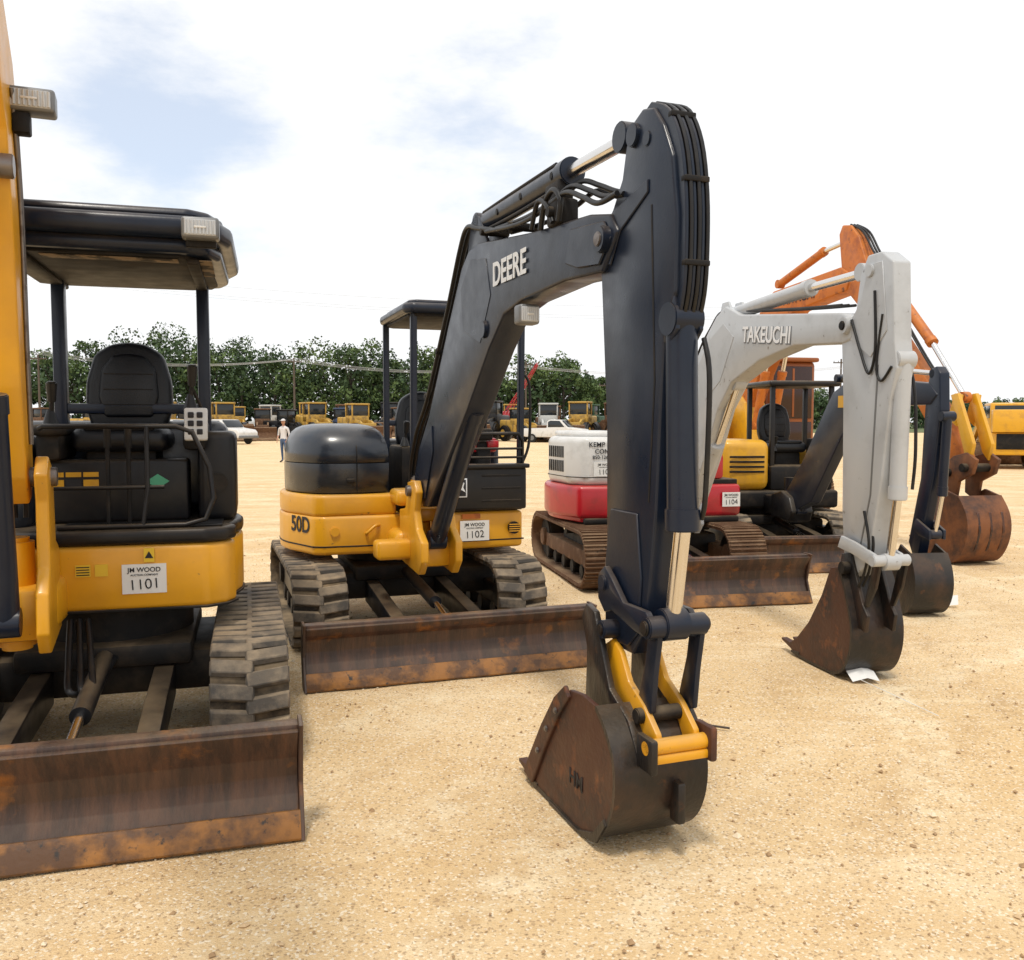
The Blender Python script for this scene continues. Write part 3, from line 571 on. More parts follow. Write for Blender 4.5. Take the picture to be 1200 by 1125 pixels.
for i in range(2): g.stube('link_hose',[(3.40,1.1),(3.46,.9),(3.42,.72),(3.36,.62)],.009,HOSE,x=-.10+.03*i)
bo3=[(2.56,.06),(2.64,.02),(2.80,.005),(3.0,.003),(3.16,.01),(3.28,.07),(3.35,.20),(3.36,.35),(3.32,.48),(3.26,.62),(3.20,.72),(3.10,.70),(3.0,.5),(2.84,.28),(2.68,.13)]
bucket(g,bo3,(1,10),-.14,.22,BUCKR,BUCK,4,tip=(2.46,.075))
for xx in(-.10,.09): g.side('bucket_ear',[(3.12,.60),(3.16,.80),(3.26,.82),(3.40,.52),(3.46,.45),(3.44,.34),(3.34,.36)],xx,xx+.026,BUCK,.006)

# =============================================================== EXCAVATOR 4 (yellow & black, small)
g=G('mini_excavator',(3.18,11.44,0),7.2)
undercarriage(g,.84,.36,2.1,.55,1.62,.38,steel=False)
p4=[(-.78,-.52),(.78,-.55)]+[p for p in arc(0,.05,.84,-20,200,20)]
g.plan('house_lower_band',p4,.60,.82,DRK,.04,3)
g.plan('yellow_engine_cover',[(-.80,-.36),(-.66,-.52),(-.10,-.54),(-.10,.4),(-.5,.66),(-.82,.3)],.82,1.44,YEL2,.14,6)
for i in range(4): g.box('cover_louvre',(-.62,-.18),(-.546,-.535),(1.22-i*.06,1.245-i*.06),DRK,.004)
g.plan('rear_cowl',arc(0,.05,.80,-15,130,14)+[(-.1,.2),(.3,.2)],.82,1.3,YEL2,.08,4)
g.box('operator_base',(-.08,.72),(-.5,.15),(.82,1.12),DRK,.03)
seat(g,.30,.05,1.40,.46)
for x,y in((-.04,-.42),(.72,-.42),(-.04,.3),(.72,.3)): g.box('canopy_post',(x-.028,x+.028),(y-.028,y+.028),(.9,2.10),BLK2,.008)
g.box('canopy_roof',(-.12,.80),(-.52,.40),(2.09,2.16),BLK2,.035,seg=4)
g.box('console',(.55,.68),(-.40,-.1),(1.1,1.45),DRK,.02);joystick(g,.6,-.38,1.45,.18);joystick(g,.02,-.35,1.3,.18)
g.sign('lot_sign',(.35,-.56,.92),.22,.16,'1105')
g.box('swing_mount',(-.18,.18),(-.9,-.5),(.55,.78),BLK2,.04); g.cyl('swing_pivot',(0,-.88,.5),(0,-.88,1.0),.07,BLK2,20)
g.frame_world((3.25,10.5),7.0)
g.side('swing_casting',[(-.18,.54),(.34,.52),(.40,.64),(.30,.8),(.10,.86),(-.18,.8)],-.14,.12,BLK2,.02,3)
g.side('boom',[(.05,.62),(.02,.78),(.50,1.20),(1.06,1.82),(1.20,1.96),(1.40,2.03),(2.29,2.04),(2.90,1.98),(3.02,1.88),(2.92,1.80),(2.30,1.80),(1.66,1.72),(1.40,1.50),(.75,.78),(.20,.60)],-.08,.04,BLK,.012,3)
g.side('stick',[(2.90,2.10),(2.84,1.86),(2.80,1.17),(2.64,.60),(2.70,.50),(2.80,.50),(2.98,1.19),(3.06,1.75),(3.04,2.06),(2.98,2.12)],-.07,.02,BLK,.012,3)
arm_cyl(g,'arm_cylinder',(1.25,2.10),(2.2,2.14),(2.92,2.06),.04,BLK,-.02)
arm_cyl(g,'boom_cylinder',(.38,.66),(1.0,1.2),(1.5,1.66),.045,BLK,-.02)
arm_cyl(g,'bucket_cylinder',(3.09,1.7),(3.05,1.05),(2.96,.70),.038,BLK,-.025)
for xx in(-.1,.03): g.side('idler_link',[(2.74,.74),(2.80,.82),(3.0,.74),(3.0,.66),(2.84,.68)],xx,xx+.025,BLK,.005)
g.box('yellow_decal',(-.083,-.079),(-1.5,-1.32),(1.80,1.92),YEL2,0)
bucket(g,[(2.50,.10),(2.56,.02),(2.70,.005),(2.82,.004),(2.94,.04),(3.02,.14),(3.05,.28),(3.02,.42),(2.95,.54),(2.80,.60),(2.70,.45),(2.58,.25)],(1,8),-.24,.10,BUCK,BUCK,4,tip=(2.42,.09))

# =============================================================== EXCAVATOR 5 (large orange, background)
g=G('crawler_excavator',(4.0,17.2,0),12.9)
track(g,'right_track',-1.05,.55,3.6,.85,True);track(g,'left_track',1.05,.55,3.6,.85,True)
g.box('car_body',(-.9,.9),(-.7,.7),(.35,.75),DRK,.05);g.cyl('slew_ring',(0,0,.7),(0,0,1.0),.6,DRK,28)
g.plan('house_deck',[(-1.3,-1.1),(1.3,-1.1)]+arc(0,.6,1.35,-10,190,16),.95,1.15,ORA,.03)
g.box('engine_housing',(-1.25,1.25),(.4,1.7),(1.15,2.1),YEL2,.08,seg=3)
g.box('tank_housing',(-1.25,-.45),(-1.05,.35),(1.15,1.95),YEL2,.06,seg=3)
ORD=mat('faded_orange_cab',(.26,.075,.014),.5,col2=(.14,.05,.02),ns=4)
g.box('cab_body',(.38,1.30),(-1.15,.45),(1.15,2.75),ORD,.08,seg=3)
g.box('cab_front_window',(.46,1.22),(-1.165,-1.14),(1.72,2.66),BRG,.02)
g.box('cab_front_lower_window',(.46,1.22),(-1.162,-1.14),(1.27,1.66),BRG,.02)
g.box('cab_window_bar',(.82,.86),(-1.175,-1.15),(1.75,2.62),ORD,.005)
g.box('cab_side_window',(.365,.385),(-1.0,-.35),(1.9,2.6),BRG,.02);g.box('cab_side_window_rear',(.365,.385),(-.25,.32),(1.9,2.6),BRG,.02)
g.box('cab_roof',(.34,1.34),(-1.2,.5),(2.74,2.82),ORD,.03)
g.cyl('exhaust_stack',(-.7,1.0,2.1),(-.7,1.0,2.7),.05,STRK,14)
g.frame_world((4.27,16.),12.9)
g.side('boom_foot_bracket',[(-.5,1.1),(.3,1.1),(.1,2.0),(-.2,2.2),(-.45,1.8)],-.2,.2,YEL2,.02)
g.side('boom',[(-.30,1.7),(-.34,2.2),(.05,2.85),(.33,3.34),(.62,3.66),(.95,3.82),(2.86,3.90),(3.12,3.76),(3.02,3.54),(1.59,3.42),(1.05,3.1),(.5,2.45),(.0,1.75)],-.15,.15,ORA,.02,3)
g.text('boom_lettering','HITACHI',(-.155,-1.75,3.62),(0,-1,0),(0,0,1),.24,INK)
arm_cyl(g,'arm_cylinder',(.9,3.95),(2.2,4.25),(2.95,4.30),.065,ORA,0)
for xx in(-.16,.16): arm_cyl(g,'boom_cylinder',(.45,1.6),(.75,2.5),(.95,3.1),.07,ORA,xx)
g.side('stick',[(2.78,4.38),(2.86,4.50),(3.06,4.46),(3.26,4.26),(3.46,3.84),(4.10,2.90),(4.75,2.22),(5.40,1.40),(5.52,1.08),(5.34,1.02),(4.66,1.80),(4.05,2.50),(3.32,3.26),(2.90,3.62)],-.13,.05,ORA,.02,3)
arm_cyl(g,'bucket_cylinder',(3.75,3.65),(4.75,2.65),(5.35,1.95),.065,ORA,-.04)
g.side('bucket_cylinder_bracket',[(3.55,3.56),(3.72,3.78),(3.84,3.7),(3.88,3.2)],-.1,.05,ORA,.01)
for i in range(3): g.stube('stick_hose',[(3.0,4.48),(3.3,4.32),(3.55,4.0),(3.8,3.75)],.016,HOSE,x=-.08+.05*i)
for i in range(2): g.stube('stick_hose_long',[(3.8,3.7),(4.3,3.0),(4.9,2.3),(5.1,2.2)],.014,HOSE,x=-.14+.03*i)
for xx in(-.2,.05): g.side('bucket_link',[(5.30,1.98),(5.42,2.0),(5.70,1.4),(5.65,1.2),(5.55,1.3)],xx,xx+.05,YEL2,.01);g.side('idler_link',[(5.2,1.7),(5.3,2.0),(5.42,1.98),(5.35,1.6)],xx+.05,xx+.09,YEL2,.01)
for xx in(-.22,.08): g.side('bucket_ear',[(5.25,.8),(5.25,1.15),(5.40,1.25),(5.62,1.30),(5.78,1.22),(5.72,1.05),(5.5,.95),(5.45,.7)],xx,xx+.05,ORR,.01)
g.pin('coupler_pin',(5.62,1.12),-.28,.18,.05,DRK);g.pin('coupler_pin_b',(5.34,1.05),-.28,.18,.05,DRK)
bucket(g,[(5.06,.22),(5.12,.06),(5.25,.008),(5.5,.004),(5.72,.04),(5.86,.20),(5.92,.42),(5.88,.62),(5.75,.80),(5.52,.86),(5.35,.78),(5.18,.50)],(1,8),-.42,.16,ORR,ORR,5,tip=(4.90,.24),th=.03)
for xx in(-.28,-.12,.04): g.side('bucket_wear_rib',[(5.3,.0),(5.72,.03),(5.88,.2),(5.94,.42),(5.90,.62),(5.86,.62),(5.90,.42),(5.83,.22),(5.7,.07),(5.3,.02)],xx,xx+.03,BUCKR,.004,1)

# =============================================================== yellow machine far right
g=G('crawler_loader',(18.2,33.0,0),160)
track(g,'right_track',-1.0,.5,3.2,.9,True);track(g,'left_track',1.0,.5,3.2,.9,True)
g.box('hull',(-.8,.8),(-1.4,1.8),(.5,1.3),YEL2,.06);g.box('engine_bay',(-.7,.7),(-1.9,-.2),(1.25,2.05),YEL2,.08,seg=3)
g.box('rear_grille',(-.6,.6),(1.80,1.84),(.7,1.25),DRK,.02)
g.box('rear_tank',(-.75,.75),(1.5,1.95),(1.3,2.1),YEL2,.05)
for i in range(4): g.box('hood_louvre',(-.71,.71),(-1.7,-.4),(1.4+i*.14,1.45+i*.14),DRK,.0)
g.box('cab',(-.75,.75),(-.15,1.4),(1.3,2.35),YEL2,.06,seg=3);g.box('cab_glass',(-.765,.765),(.0,1.25),(1.8,2.25),GLS,.02);g.box('cab_glass_front',(-.62,.62),(-.17,1.42),(1.8,2.25),GLS,.02)
for x in(-.9,.9): g.side('lift_arm',[(-.8,1.6),(.3,1.7),(1.9,1.0),(2.7,.5),(2.6,.3),(1.7,.75),(.2,1.45),(-.8,1.35)],x-.07,x+.07,YEL2,.02)
bucket(g,[(2.9,.05),(3.0,.01),(2.7,.004),(2.5,.1),(2.45,.5),(2.6,.9),(2.75,.95),(3.0,.5)],(1,6),-1.3,1.3,STRK,STRK,6,tip=(3.2,.03))
# =============================================================== distant yard machines
def loader(x,y,yaw,m,s=1.,name='wheel_loader'):
    g=G(name,(x,y,0),yaw); g.e.scale=(s,s,s)
    for sx in(-1,1):
        for yy in(-1.45,1.45):
            g.cyl('tyre',(sx*.75,yy,.75),(sx*1.25,yy,.75),.75,HOSE,20,bev=.12);g.cyl('rim',(sx*1.0,yy,.75),(sx*1.27,yy,.75),.36,m,16)
    g.box('front_frame',(-.6,.6),(-1.9,-.2),(.6,1.5),m,.06);g.box('rear_body',(-.75,.75),(.1,2.7),(.8,2.0),m,.12,seg=3)
    g.box('grille',(-.6,.6),(2.69,2.73),(1.0,1.85),DRK,.02)
    g.box('cab_base',(-.75,.75),(-.25,1.0),(1.5,2.1),m,.04)
    g.box('cab_glazing',(-.70,.70),(-.22,.97),(2.05,2.95),GLS,.05)
    for a in(-.72,.72):
        for b in(-.22,.97): g.box('cab_pillar',(a-.05,a+.05),(b-.05,b+.05),(2.0,3.0),m if s>1 else DRK,.01)
    g.box('cab_roof',(-.82,.82),(-.35,1.08),(2.95,3.1),m,.05);g.cyl('exhaust',(.4,1.6,1.9),(.4,1.6,2.8),.06,DRK,10)
    for a in(-.5,.5): g.side('lift_arm',[(.2,1.8),(1.2,1.7),(2.4,1.0),(3.1,.5),(3.0,.3),(2.2,.75),(1.1,1.35),(.2,1.5)],a-.08,a+.08,m,.02)
    g.side('bucket',[(2.9,.1),(3.7,.05),(3.75,.12),(3.15,.3),(3.05,.8),(3.25,1.25),(3.1,1.3),(2.85,.9)],-1.3,1.3,STRK,.01)
def pickup(x,y,yaw,m):
    g=G('pickup_truck',(x,y,0),yaw)
    prof=[(-2.7,.55),(-2.7,1.15),(-.5,1.18),(-.45,1.75),(-.2,1.88),(.7,1.86),(1.3,1.25),(2.5,1.1),(2.7,.9),(2.7,.5),(2.1,.42),(-2.2,.45)]
    g.side('body',prof,-.95,.95,m,.06,3)
    g.side('side_glass',[(-.38,1.25),(-.36,1.7),(-.15,1.80),(.62,1.78),(1.05,1.27)],-.957,.957,GLS,.01)
    g.side('windscreen',[(.80,1.80),(1.30,1.30),(1.33,1.33),(.84,1.83)],-.8,.8,GLS,.004)
    for sx in(-1,1):
        for s in(-1.75,1.75): g.cyl('wheel',(sx*.72,-s,.38),(sx*.98,-s,.38),.38,HOSE,20,bev=.04);g.cyl('hubcap',(sx*.9,-s,.38),(sx*.995,-s,.38),.2,SIL,14)
    g.box('bumper',(-.95,.95),(-2.8,-2.65),(.45,.65),SIL,.03)
YL3=mat('faded_yellow',(.46,.28,.05),.5,col2=(.14,.09,.04),ns=3); BLU=mat('blue_paint',(.035,.06,.13),.5); GRN=mat('green_paint',(.02,.07,.03),.5); GWH=mat('off_white_paint',(.5,.5,.48),.5)
WML=[YL3,BLK2,YL3,GWH,YL3,STRK,BLK2,YL3,BLU,YL3,STRK,GRN]
x=-36;i=0
while x<16:
    loader(x,80+random.uniform(-4,5),random.choice((0,15,-20,35,70,200)),WML[i%12],random.uniform(.90,1.18)); x+=random.uniform(2.2,3.1); i+=1
x=-62
while x<20:
    loader(x,102+random.uniform(-3,3),random.choice((0,20,-30,80,160)),WML[i%12],random.uniform(1.05,1.35)); x+=random.uniform(4,6); i+=1
for x in(28,33,56,60,64): loader(x,92,random.uniform(-30,30),WML[i%12],1.0); i+=1
pickup(-22.2,69,60,WHT);pickup(-27,71,75,GWH);pickup(-20,88,80,WHT);pickup(-6,70,85,WHT);pickup(3.6,74,70,WHT);pickup(66,86,80,WHT);pickup(-1,90,20,WHT)
g=G('lattice_boom_crane',(-2.2,93,0),60)
g.box('crane_body',(-1.5,1.5),(-1.5,2.5),(1.0,2.8),RED,.1);track(g,'right_track',-1.4,.6,4.5,1.0,True);track(g,'left_track',1.4,.6,4.5,1.0,True)
for sx in(-.35,.35):
    for sz in(-.3,.3): g.cyl('boom_chord',(sx,-1.5,2+sz),(sx*.4,-5.5,7.5+sz*.4),.04,RED,6)
for i in range(9):
    t=i/9;t2=(i+1)/9
    f=lambda t,sx,sz:(sx*(1-.6*t),-1.5-4*t,2+5.5*t+sz*(1-.6*t))
    for sx in(-.35,.35): g.cyl('boom_lacing',f(t,sx,-.3),f(t2,sx,.3),.025,RED,5)
    g.cyl('boom_lacing_x',f(t,-.35,.3),f(t2,.35,.3),.025,RED,5)

# =============================================================== person
def person(x,y,yaw):
    E=bpy.data.objects.new('man',None);COL.objects.link(E);E.location=(x,y,0);E.rotation_euler=(0,0,R(yaw))
    V=[((0,0,.95),.135),((0,0,1.10),.13),((0,.01,1.28),.155),((0,.01,1.43),.12),((0,0,1.52),.055),((0,-.01,1.58),.06)]
    E_=[(0,1),(1,2),(2,3),(3,4),(4,5)]
    def add(v,r,p): V.append((v,r));E_.append((p,len(V)-1));return len(V)-1
    for s in(-1,1):
        a=add((s*.09,0,.88),.10,0);b=add((s*.11,-.05*s,.50),.068,a);c=add((s*.12,.05-.06*s,.10),.045,b);d=add((s*.13,-.05-.05*s,.045),.04,c);add((s*.14,-.14-.05*s,.03),.03,d)
        a=add((s*.19,.01,1.40),.07,3);b=add((s*.25,.03,1.13),.048,a);c=add((s*.22,-.12,.95 if s<0 else .92),.035,b);d=add((s*.21,-.17,.89),.03,c)
    me=bpy.data.meshes.new('body');me.from_pydata([v for v,_ in V],E_,[])
    o=bpy.data.objects.new('body',me);COL.objects.link(o)
    sk=o.modifiers.new('s','SKIN');
    for i,(v,r) in enumerate(V): me.skin_vertices[0].data[i].radius=(r,r*.8)
    me.skin_vertices[0].data[0].use_root=True
    su=o.modifiers.new('u','SUBSURF');su.levels=2;su.render_levels=2
    dg=bpy.context.evaluated_depsgraph_get();m2=bpy.data.meshes.new_from_object(o.evaluated_get(dg));bpy.data.objects.remove(o)
    ob=bpy.data.objects.new('body',m2);COL.objects.link(ob);ob.parent=E
    m2.materials.clear()
    for m in(mat('shirt_cloth',(.62,.60,.60),.8,col2=(.45,.42,.44),ns=8),mat('jeans',(.06,.10,.19),.8,col2=(.10,.15,.25),ns=9),mat('skin',(.42,.22,.14),.5),mat('boots',(.05,.035,.025),.6)):m2.materials.append(m)
    for p in m2.polygons:
        c=p.center;p.use_smooth=True
        p.material_index=2 if (c.z>1.50 or (abs(c.x)>.17 and c.z<1.12 and c.z>.8)) else 0 if c.z>.97 else 1 if c.z>.09 else 3
    g=G.__new__(G);g.e=E;g.F=Matrix.Identity(4)
    bm=bmesh.new();bmesh.ops.create_uvsphere(bm,u_segments=20,v_segments=14,radius=1)
    for v in bm.verts:
        v.co=Vector((v.co.x*.078,v.co.y*.098,v.co.z*.118))
        if v.co.z<-.03: v.co.x*=.82
        v.co+=Vector((0,-.02,1.67))
    g.add('head',bm,MC['skin'])
    g.cyl('nose',(0,-.11,1.68),(0,-.135,1.655),.012,MC['skin'],8,r2=.016)
    for s in(-1,1):
        g.box('ear',(s*.078-.008,s*.078+.008),(-.035,.0),(1.645,1.70),MC['skin'],.006);g.box('eye',(s*.03-.01,s*.03+.01),(-.115,-.108),(1.685,1.697),INK,.003)
    g.box('mouth',(-.022,.022),(-.112,-.10),(1.613,1.62),mat('lips',(.25,.08,.06),.5),.002)
    bm=bmesh.new();bmesh.ops.create_uvsphere(bm,u_segments=20,v_segments=12,radius=1)
    for v in list(bm.verts):
        if v.co.z<-.05: bm.verts.remove(v)
    for v in bm.verts: v.co=Vector((v.co.x*.088,v.co.y*.108,v.co.z*.085+1.72-.0));v.co.y-=.015
    g.add('cap',bm,MC['shirt_cloth']);g.box('cap_brim',(-.06,.06),(-.21,-.09),(1.715,1.728),MC['shirt_cloth'],.006)
    for s in(-1,1):
        for k in range(4): g.cyl('finger',(s*.21+(k-1.5)*.018*.5,-.18-(k-1.5)*.014,.88),(s*.20,-.19-(k-1.5)*.016,.80+.008*abs(k-1)),.009,MC['skin'],6)
        g.cyl('thumb',(s*.195,-.19,.90),(s*.18,-.22,.84),.010,MC['skin'],6)
person(-9.42,37,-15)

# =============================================================== utility poles and wires
WOOD=mat('weathered_wood',(.09,.07,.055),.85)
pol=[(-62,118),(-30,124),(2,130),(12.5,118),(46,126)]
for i,(x,y) in enumerate(pol):
    g=G('utility_pole',(x,y,0),0); hh=10.5 if i!=3 else 7
    g.cyl('pole',(0,0,0),(0,0,hh),.16,WOOD,10,r2=.11);g.box('crossarm',(-1.1,1.1),(-.06,.06),(hh-.6,hh-.45),WOOD,.01)
    for a in(-1,-.4,.4,1): g.cyl('insulator',(a,0,hh-.45),(a,0,hh-.25),.05,SIL,8)
g=G('power_line',(0,0,0),0)
WIRE=mat('aluminium_wire',(.45,.46,.48),.5)
for (x0,y0,z0),(x1,y1,z1) in (((-62,118,11.5),(-30,124,11)),((-30,124,11),(2,130,10.4)),((2,130,10.4),(46,126,10))):
    for o in(-1,-.4,.4,1):
        P=[(x0+(x1-x0)*t/12+o*.2,y0+(y1-y0)*t/12+o,z0-.7+(z1-z0)*t/12-1.2*4*(t/12)*(1-t/12)+ .2*o) for t in range(13)]
        g.tube('wire',P,.016,WIRE,smooth=False)
for o,zz in((0,0),(1.2,1.6),(2.4,.6)):
    P=[(-75+110*t/20,108+o,21+zz-7*t/20-2.2*4*(t/20)*(1-t/20)) for t in range(21)]
    g.tube('high_wire',P,.014,WIRE,smooth=False)

# =============================================================== treeline
def foliage_mat(name,a,b):
    m=bpy.data.materials.new(name);m.use_nodes=True;nt=m.node_tree;N=nt.nodes;L=nt.links;bs=N['Principled BSDF']
    bs.inputs['Roughness'].default_value=.7; bs.inputs['Specular IOR Level'].default_value=.15
    tc=N.new('ShaderNodeTexCoord');n=N.new('ShaderNodeTexNoise');n.inputs['Scale'].default_value=.30;n.inputs['Detail'].default_value=5;n.inputs['Roughness'].default_value=.7
    L.new(tc.outputs['Object'],n.inputs['Vector']);r=N.new('ShaderNodeValToRGB');r.color_ramp.elements[0].position=.38;r.color_ramp.elements[1].position=.62
    r.color_ramp.elements[0].color=(*a,1);r.color_ramp.elements[1].color=(*b,1);L.new(n.outputs['Fac'],r.inputs[0]);L.new(r.outputs[0],bs.inputs['Base Color'])
    return m
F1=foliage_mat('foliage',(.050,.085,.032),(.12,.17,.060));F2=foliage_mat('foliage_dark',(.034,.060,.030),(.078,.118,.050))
verts=[];faces=[];mi=[];NB=[0]
def leafcloud(c,rad,n,size,m):
    d=rng.normal(size=(n,3));d/=np.linalg.norm(d,axis=1)[:,None]
    rr=rng.uniform(.35,1.,size=(n,1))**.6
    p=np.array(c)+d*rr*np.array(rad)
    u=rng.normal(size=(n,3));u/=np.linalg.norm(u,axis=1)[:,None];w=np.cross(u,d+rng.normal(size=(n,3))*.4);w/=np.linalg.norm(w,axis=1)[:,None]
    sz=rng.uniform(.5,1.3,size=(n,1))*size
    q=np.stack([p-u*sz,p+w*sz*.7,p+u*sz,p-w*sz*.7],1).reshape(-1,3)
    verts.append(q); faces.append(np.arange(n*4).reshape(n,4)+NB[0]); NB[0]+=n*4; mi.append(np.full(n,m))
trunk=G('distant_treeline',(0,0,0),0)
tb=bmesh.new()
def limb(a,b,r0,r1):
    a=Vector(a);b=Vector(b);d=b-a
    r=bmesh.ops.create_cone(tb,cap_ends=False,segments=6,radius1=r0,radius2=r1,depth=d.length)
    bmesh.ops.transform(tb,verts=r['verts'],matrix=Matrix.Translation((a+b)/2)@d.to_track_quat('Z','Y').to_matrix().to_4x4())
def tree(x,y,h,w,m,dens=1.):
    limb((x,y,0),(x+random.uniform(-.3,.3),y,h*.55),.28,.16)
    k=random.randint(8,12)
    for i in range(k):
        t=random.uniform(.28,.92);a=random.uniform(0,6.28);rr=w*.5*math.sqrt(max(.1,1-((t-.5)/.55)**2))*random.uniform(.45,1.0)
        cx,cy,cz=x+math.cos(a)*rr,y+math.sin(a)*rr,h*t
        s=w*random.uniform(.13,.26)
        limb((x,y,h*t*.6),(cx,cy,cz),.10,.04)
        leafcloud((cx,cy,cz),(s,s,s*.7),int(120*dens),.26,m if random.random()<.75 else 1-m)
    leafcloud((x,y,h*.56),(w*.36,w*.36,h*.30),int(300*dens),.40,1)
    leafcloud((x+random.uniform(-.1,.1)*w,y,h*.88),(w*.15,w*.15,h*.12),int(100*dens),.25,m)
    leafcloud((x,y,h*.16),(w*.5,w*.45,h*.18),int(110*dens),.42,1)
U=[(-.75,15.5),(-.53,15.),(-.47,14.2),(-.40,17.2),(-.33,15.),(-.26,13.6),(-.17,14.0),(-.10,13.2),(0,12.4),(.06,12.4),(.12,11.6),(.25,10.5),(.40,9.5),(.57,8.8),(.8,9.5)]
def hgt(u):
    for (a,b),(c,d) in zip(U,U[1:]):
        if a<=u<=c: return b+(d-b)*(u-a)/(c-a)
    return U[0][1] if u<U[0][0] else U[-1][1]
u=-.85
while u<.95:
    Y=150+max(0,u-.05)*230
    for row in range(2):
        yy=Y+row*9+random.uniform(-3,3); h=hgt(u)*random.uniform(.74,1.14)*(1+.03*row)
        tree(u*Y+random.uniform(-2,2),yy,h,h*random.uniform(.45,.68)+1.5,0 if random.random()<.6 else 1)
    u+=.021+.006*random.random()
trunk.add('trunks_and_limbs',tb,mat('bark',(.07,.055,.045),.9))
vv=np.concatenate(verts);ff=np.concatenate(faces);mm=np.concatenate(mi)
me=bpy.data.meshes.new('leaves');me.vertices.add(len(vv));me.vertices.foreach_set('co',vv.ravel().astype(np.float32))
me.loops.add(ff.size);me.loops.foreach_set('vertex_index',ff.ravel().astype(np.int32));me.polygons.add(len(ff))
me.polygons.foreach_set('loop_start',(np.arange(len(ff))*4).astype(np.int32));me.polygons.foreach_set('loop_total',np.full(len(ff),4,np.int32))
me.materials.append(F1);me.materials.append(F2);me.polygons.foreach_set('material_index',mm.astype(np.int32));me.update(calc_edges=True);me.validate()
o=bpy.data.objects.new('leaves',me);COL.objects.link(o);o.parent=trunk.e

# =============================================================== ground
def groundmat():
    m=bpy.data.materials.new('sandy_gravel');m.use_nodes=True;nt=m.node_tree;N=nt.nodes;L=nt.links;b=N['Principled BSDF'];b.inputs['Roughness'].default_value=.95;b.inputs['Specular IOR Level'].default_value=.1
    tc=N.new('ShaderNodeTexCoord')
    def nz(s,d=6,r=.6,vec=None):
        n=N.new('ShaderNodeTexNoise');n.inputs['Scale'].default_value=s;n.inputs['Detail'].default_value=d;n.inputs['Roughness'].default_value=r;L.new(vec or tc.outputs['Object'],n.inputs['Vector']);return n.outputs['Fac']
    def mx(a,bc,f):
        x=N.new('ShaderNodeMix');x.data_type='RGBA';L.new(f,x.inputs[0])
        if isinstance(a,tuple): x.inputs[6].default_value=(*a,1)
        else: L.new(a,x.inputs[6])
        x.inputs[7].default_value=(*bc,1);return x.outputs[2]
    def mr(f,a,c,d=0.,e=1.):
        x=N.new('ShaderNodeMapRange');L.new(f,x.inputs[0]);x.inputs[1].default_value=a;x.inputs[2].default_value=c;x.inputs[3].default_value=d;x.inputs[4].default_value=e;return x.outputs[0]
    def mul(a,b_):
        x=N.new('ShaderNodeMath');x.operation='MULTIPLY';L.new(a,x.inputs[0]);L.new(b_,x.inputs[1]);return x.outputs[0]
    mp=N.new('ShaderNodeMapping');mp.inputs['Rotation'].default_value=(0,0,R(35));mp.inputs['Scale'].default_value=(.25,2.2,1);L.new(tc.outputs['Object'],mp.inputs[0])
    c=mx((.68,.475,.245),(.75,.56,.33),mr(nz(.35),.38,.62))
    c=mx(c,(.60,.39,.185),mr(nz(1.1,8,.72),.50,.68,0,.7))
    c=mx(c,(.80,.63,.40),mr(nz(1.6,7,.65,mp.outputs[0]),.53,.66,0,.7))
    for loc,sc in(((-9.,2.,0),.30),((6.,-7.,0),.24)):
        m2=N.new('ShaderNodeMapping');m2.inputs['Location'].default_value=loc;L.new(tc.outputs['Object'],m2.inputs[0])
        wv=N.new('ShaderNodeTexWave');wv.wave_type='RINGS';wv.rings_direction='Z';wv.inputs['Scale'].default_value=sc;wv.inputs['Distortion'].default_value=1.2;wv.inputs['Detail'].default_value=2;wv.inputs['Detail Scale'].default_value=.4;L.new(m2.outputs[0],wv.inputs[0])
        band=mr(wv.outputs['Fac'],.84,.96,0,1);edge=mul(band,mr(nz(5,5,.7),.42,.60));edge=mul(edge,mr(nz(.5,3),.40,.55,0,.75))
        c=mx(c,(.84,.69,.46),edge)
        band2=mr(wv.outputs['Fac'],.16,.04,0,1);e2=mul(band2,mr(nz(7,5,.7),.42,.60));e2=mul(e2,mr(nz(.6,3),.42,.58,0,.5))
        c=mx(c,(.50,.32,.155),e2)
    c=mx(c,(.50,.33,.17),mr(nz(50,6,.8),.52,.68,0,.6))
    c=mx(c,(.88,.76,.56),mr(nz(85,5,.8),.55,.69,0,.7))
    c=mx(c,(.38,.23,.115),mr(nz(150,3,.8),.60,.70,0,.55))
    c=mx(c,(.36,.205,.09),mr(nz(.9,10,.74),.64,.75,0,.55))
    v=N.new('ShaderNodeTexVoronoi');v.inputs['Scale'].default_value=110;L.new(tc.outputs['Object'],v.inputs['Vector'])
    sp=N.new('ShaderNodeSeparateColor');L.new(v.outputs['Color'],sp.inputs[0])
    c=mx(c,(.34,.22,.13),mr(sp.outputs[0],.87,.91,0,.6));c=mx(c,(.88,.80,.65),mr(sp.outputs[1],.87,.91,0,.6))
    L.new(c,b.inputs['Base Color'])
    h=N.new('ShaderNodeMath');h.operation='MULTIPLY_ADD';L.new(nz(5,10,.76),h.inputs[0]);h.inputs[1].default_value=2.8;
    L.new(mr(v.outputs['Distance'],0,.6,.5,0),h.inputs[2])
    bp=N.new('ShaderNodeBump');bp.inputs['Strength'].default_value=.5;bp.inputs['Distance'].default_value=.02;L.new(h.outputs[0],bp.inputs['Height']);L.new(bp.outputs[0],b.inputs['Normal'])
    return m
GM=groundmat()
bm=bmesh.new()
S=3000
xs=[-S,-400,-100,-40]+list(np.linspace(-12,12,145))+[40,100,400,S]
ys=[-S,-200,-20]+list(np.linspace(-1,24,151))+[60,150,500,S]
grid=[[bm.verts.new((x,y,0)) for x in xs] for y in ys]
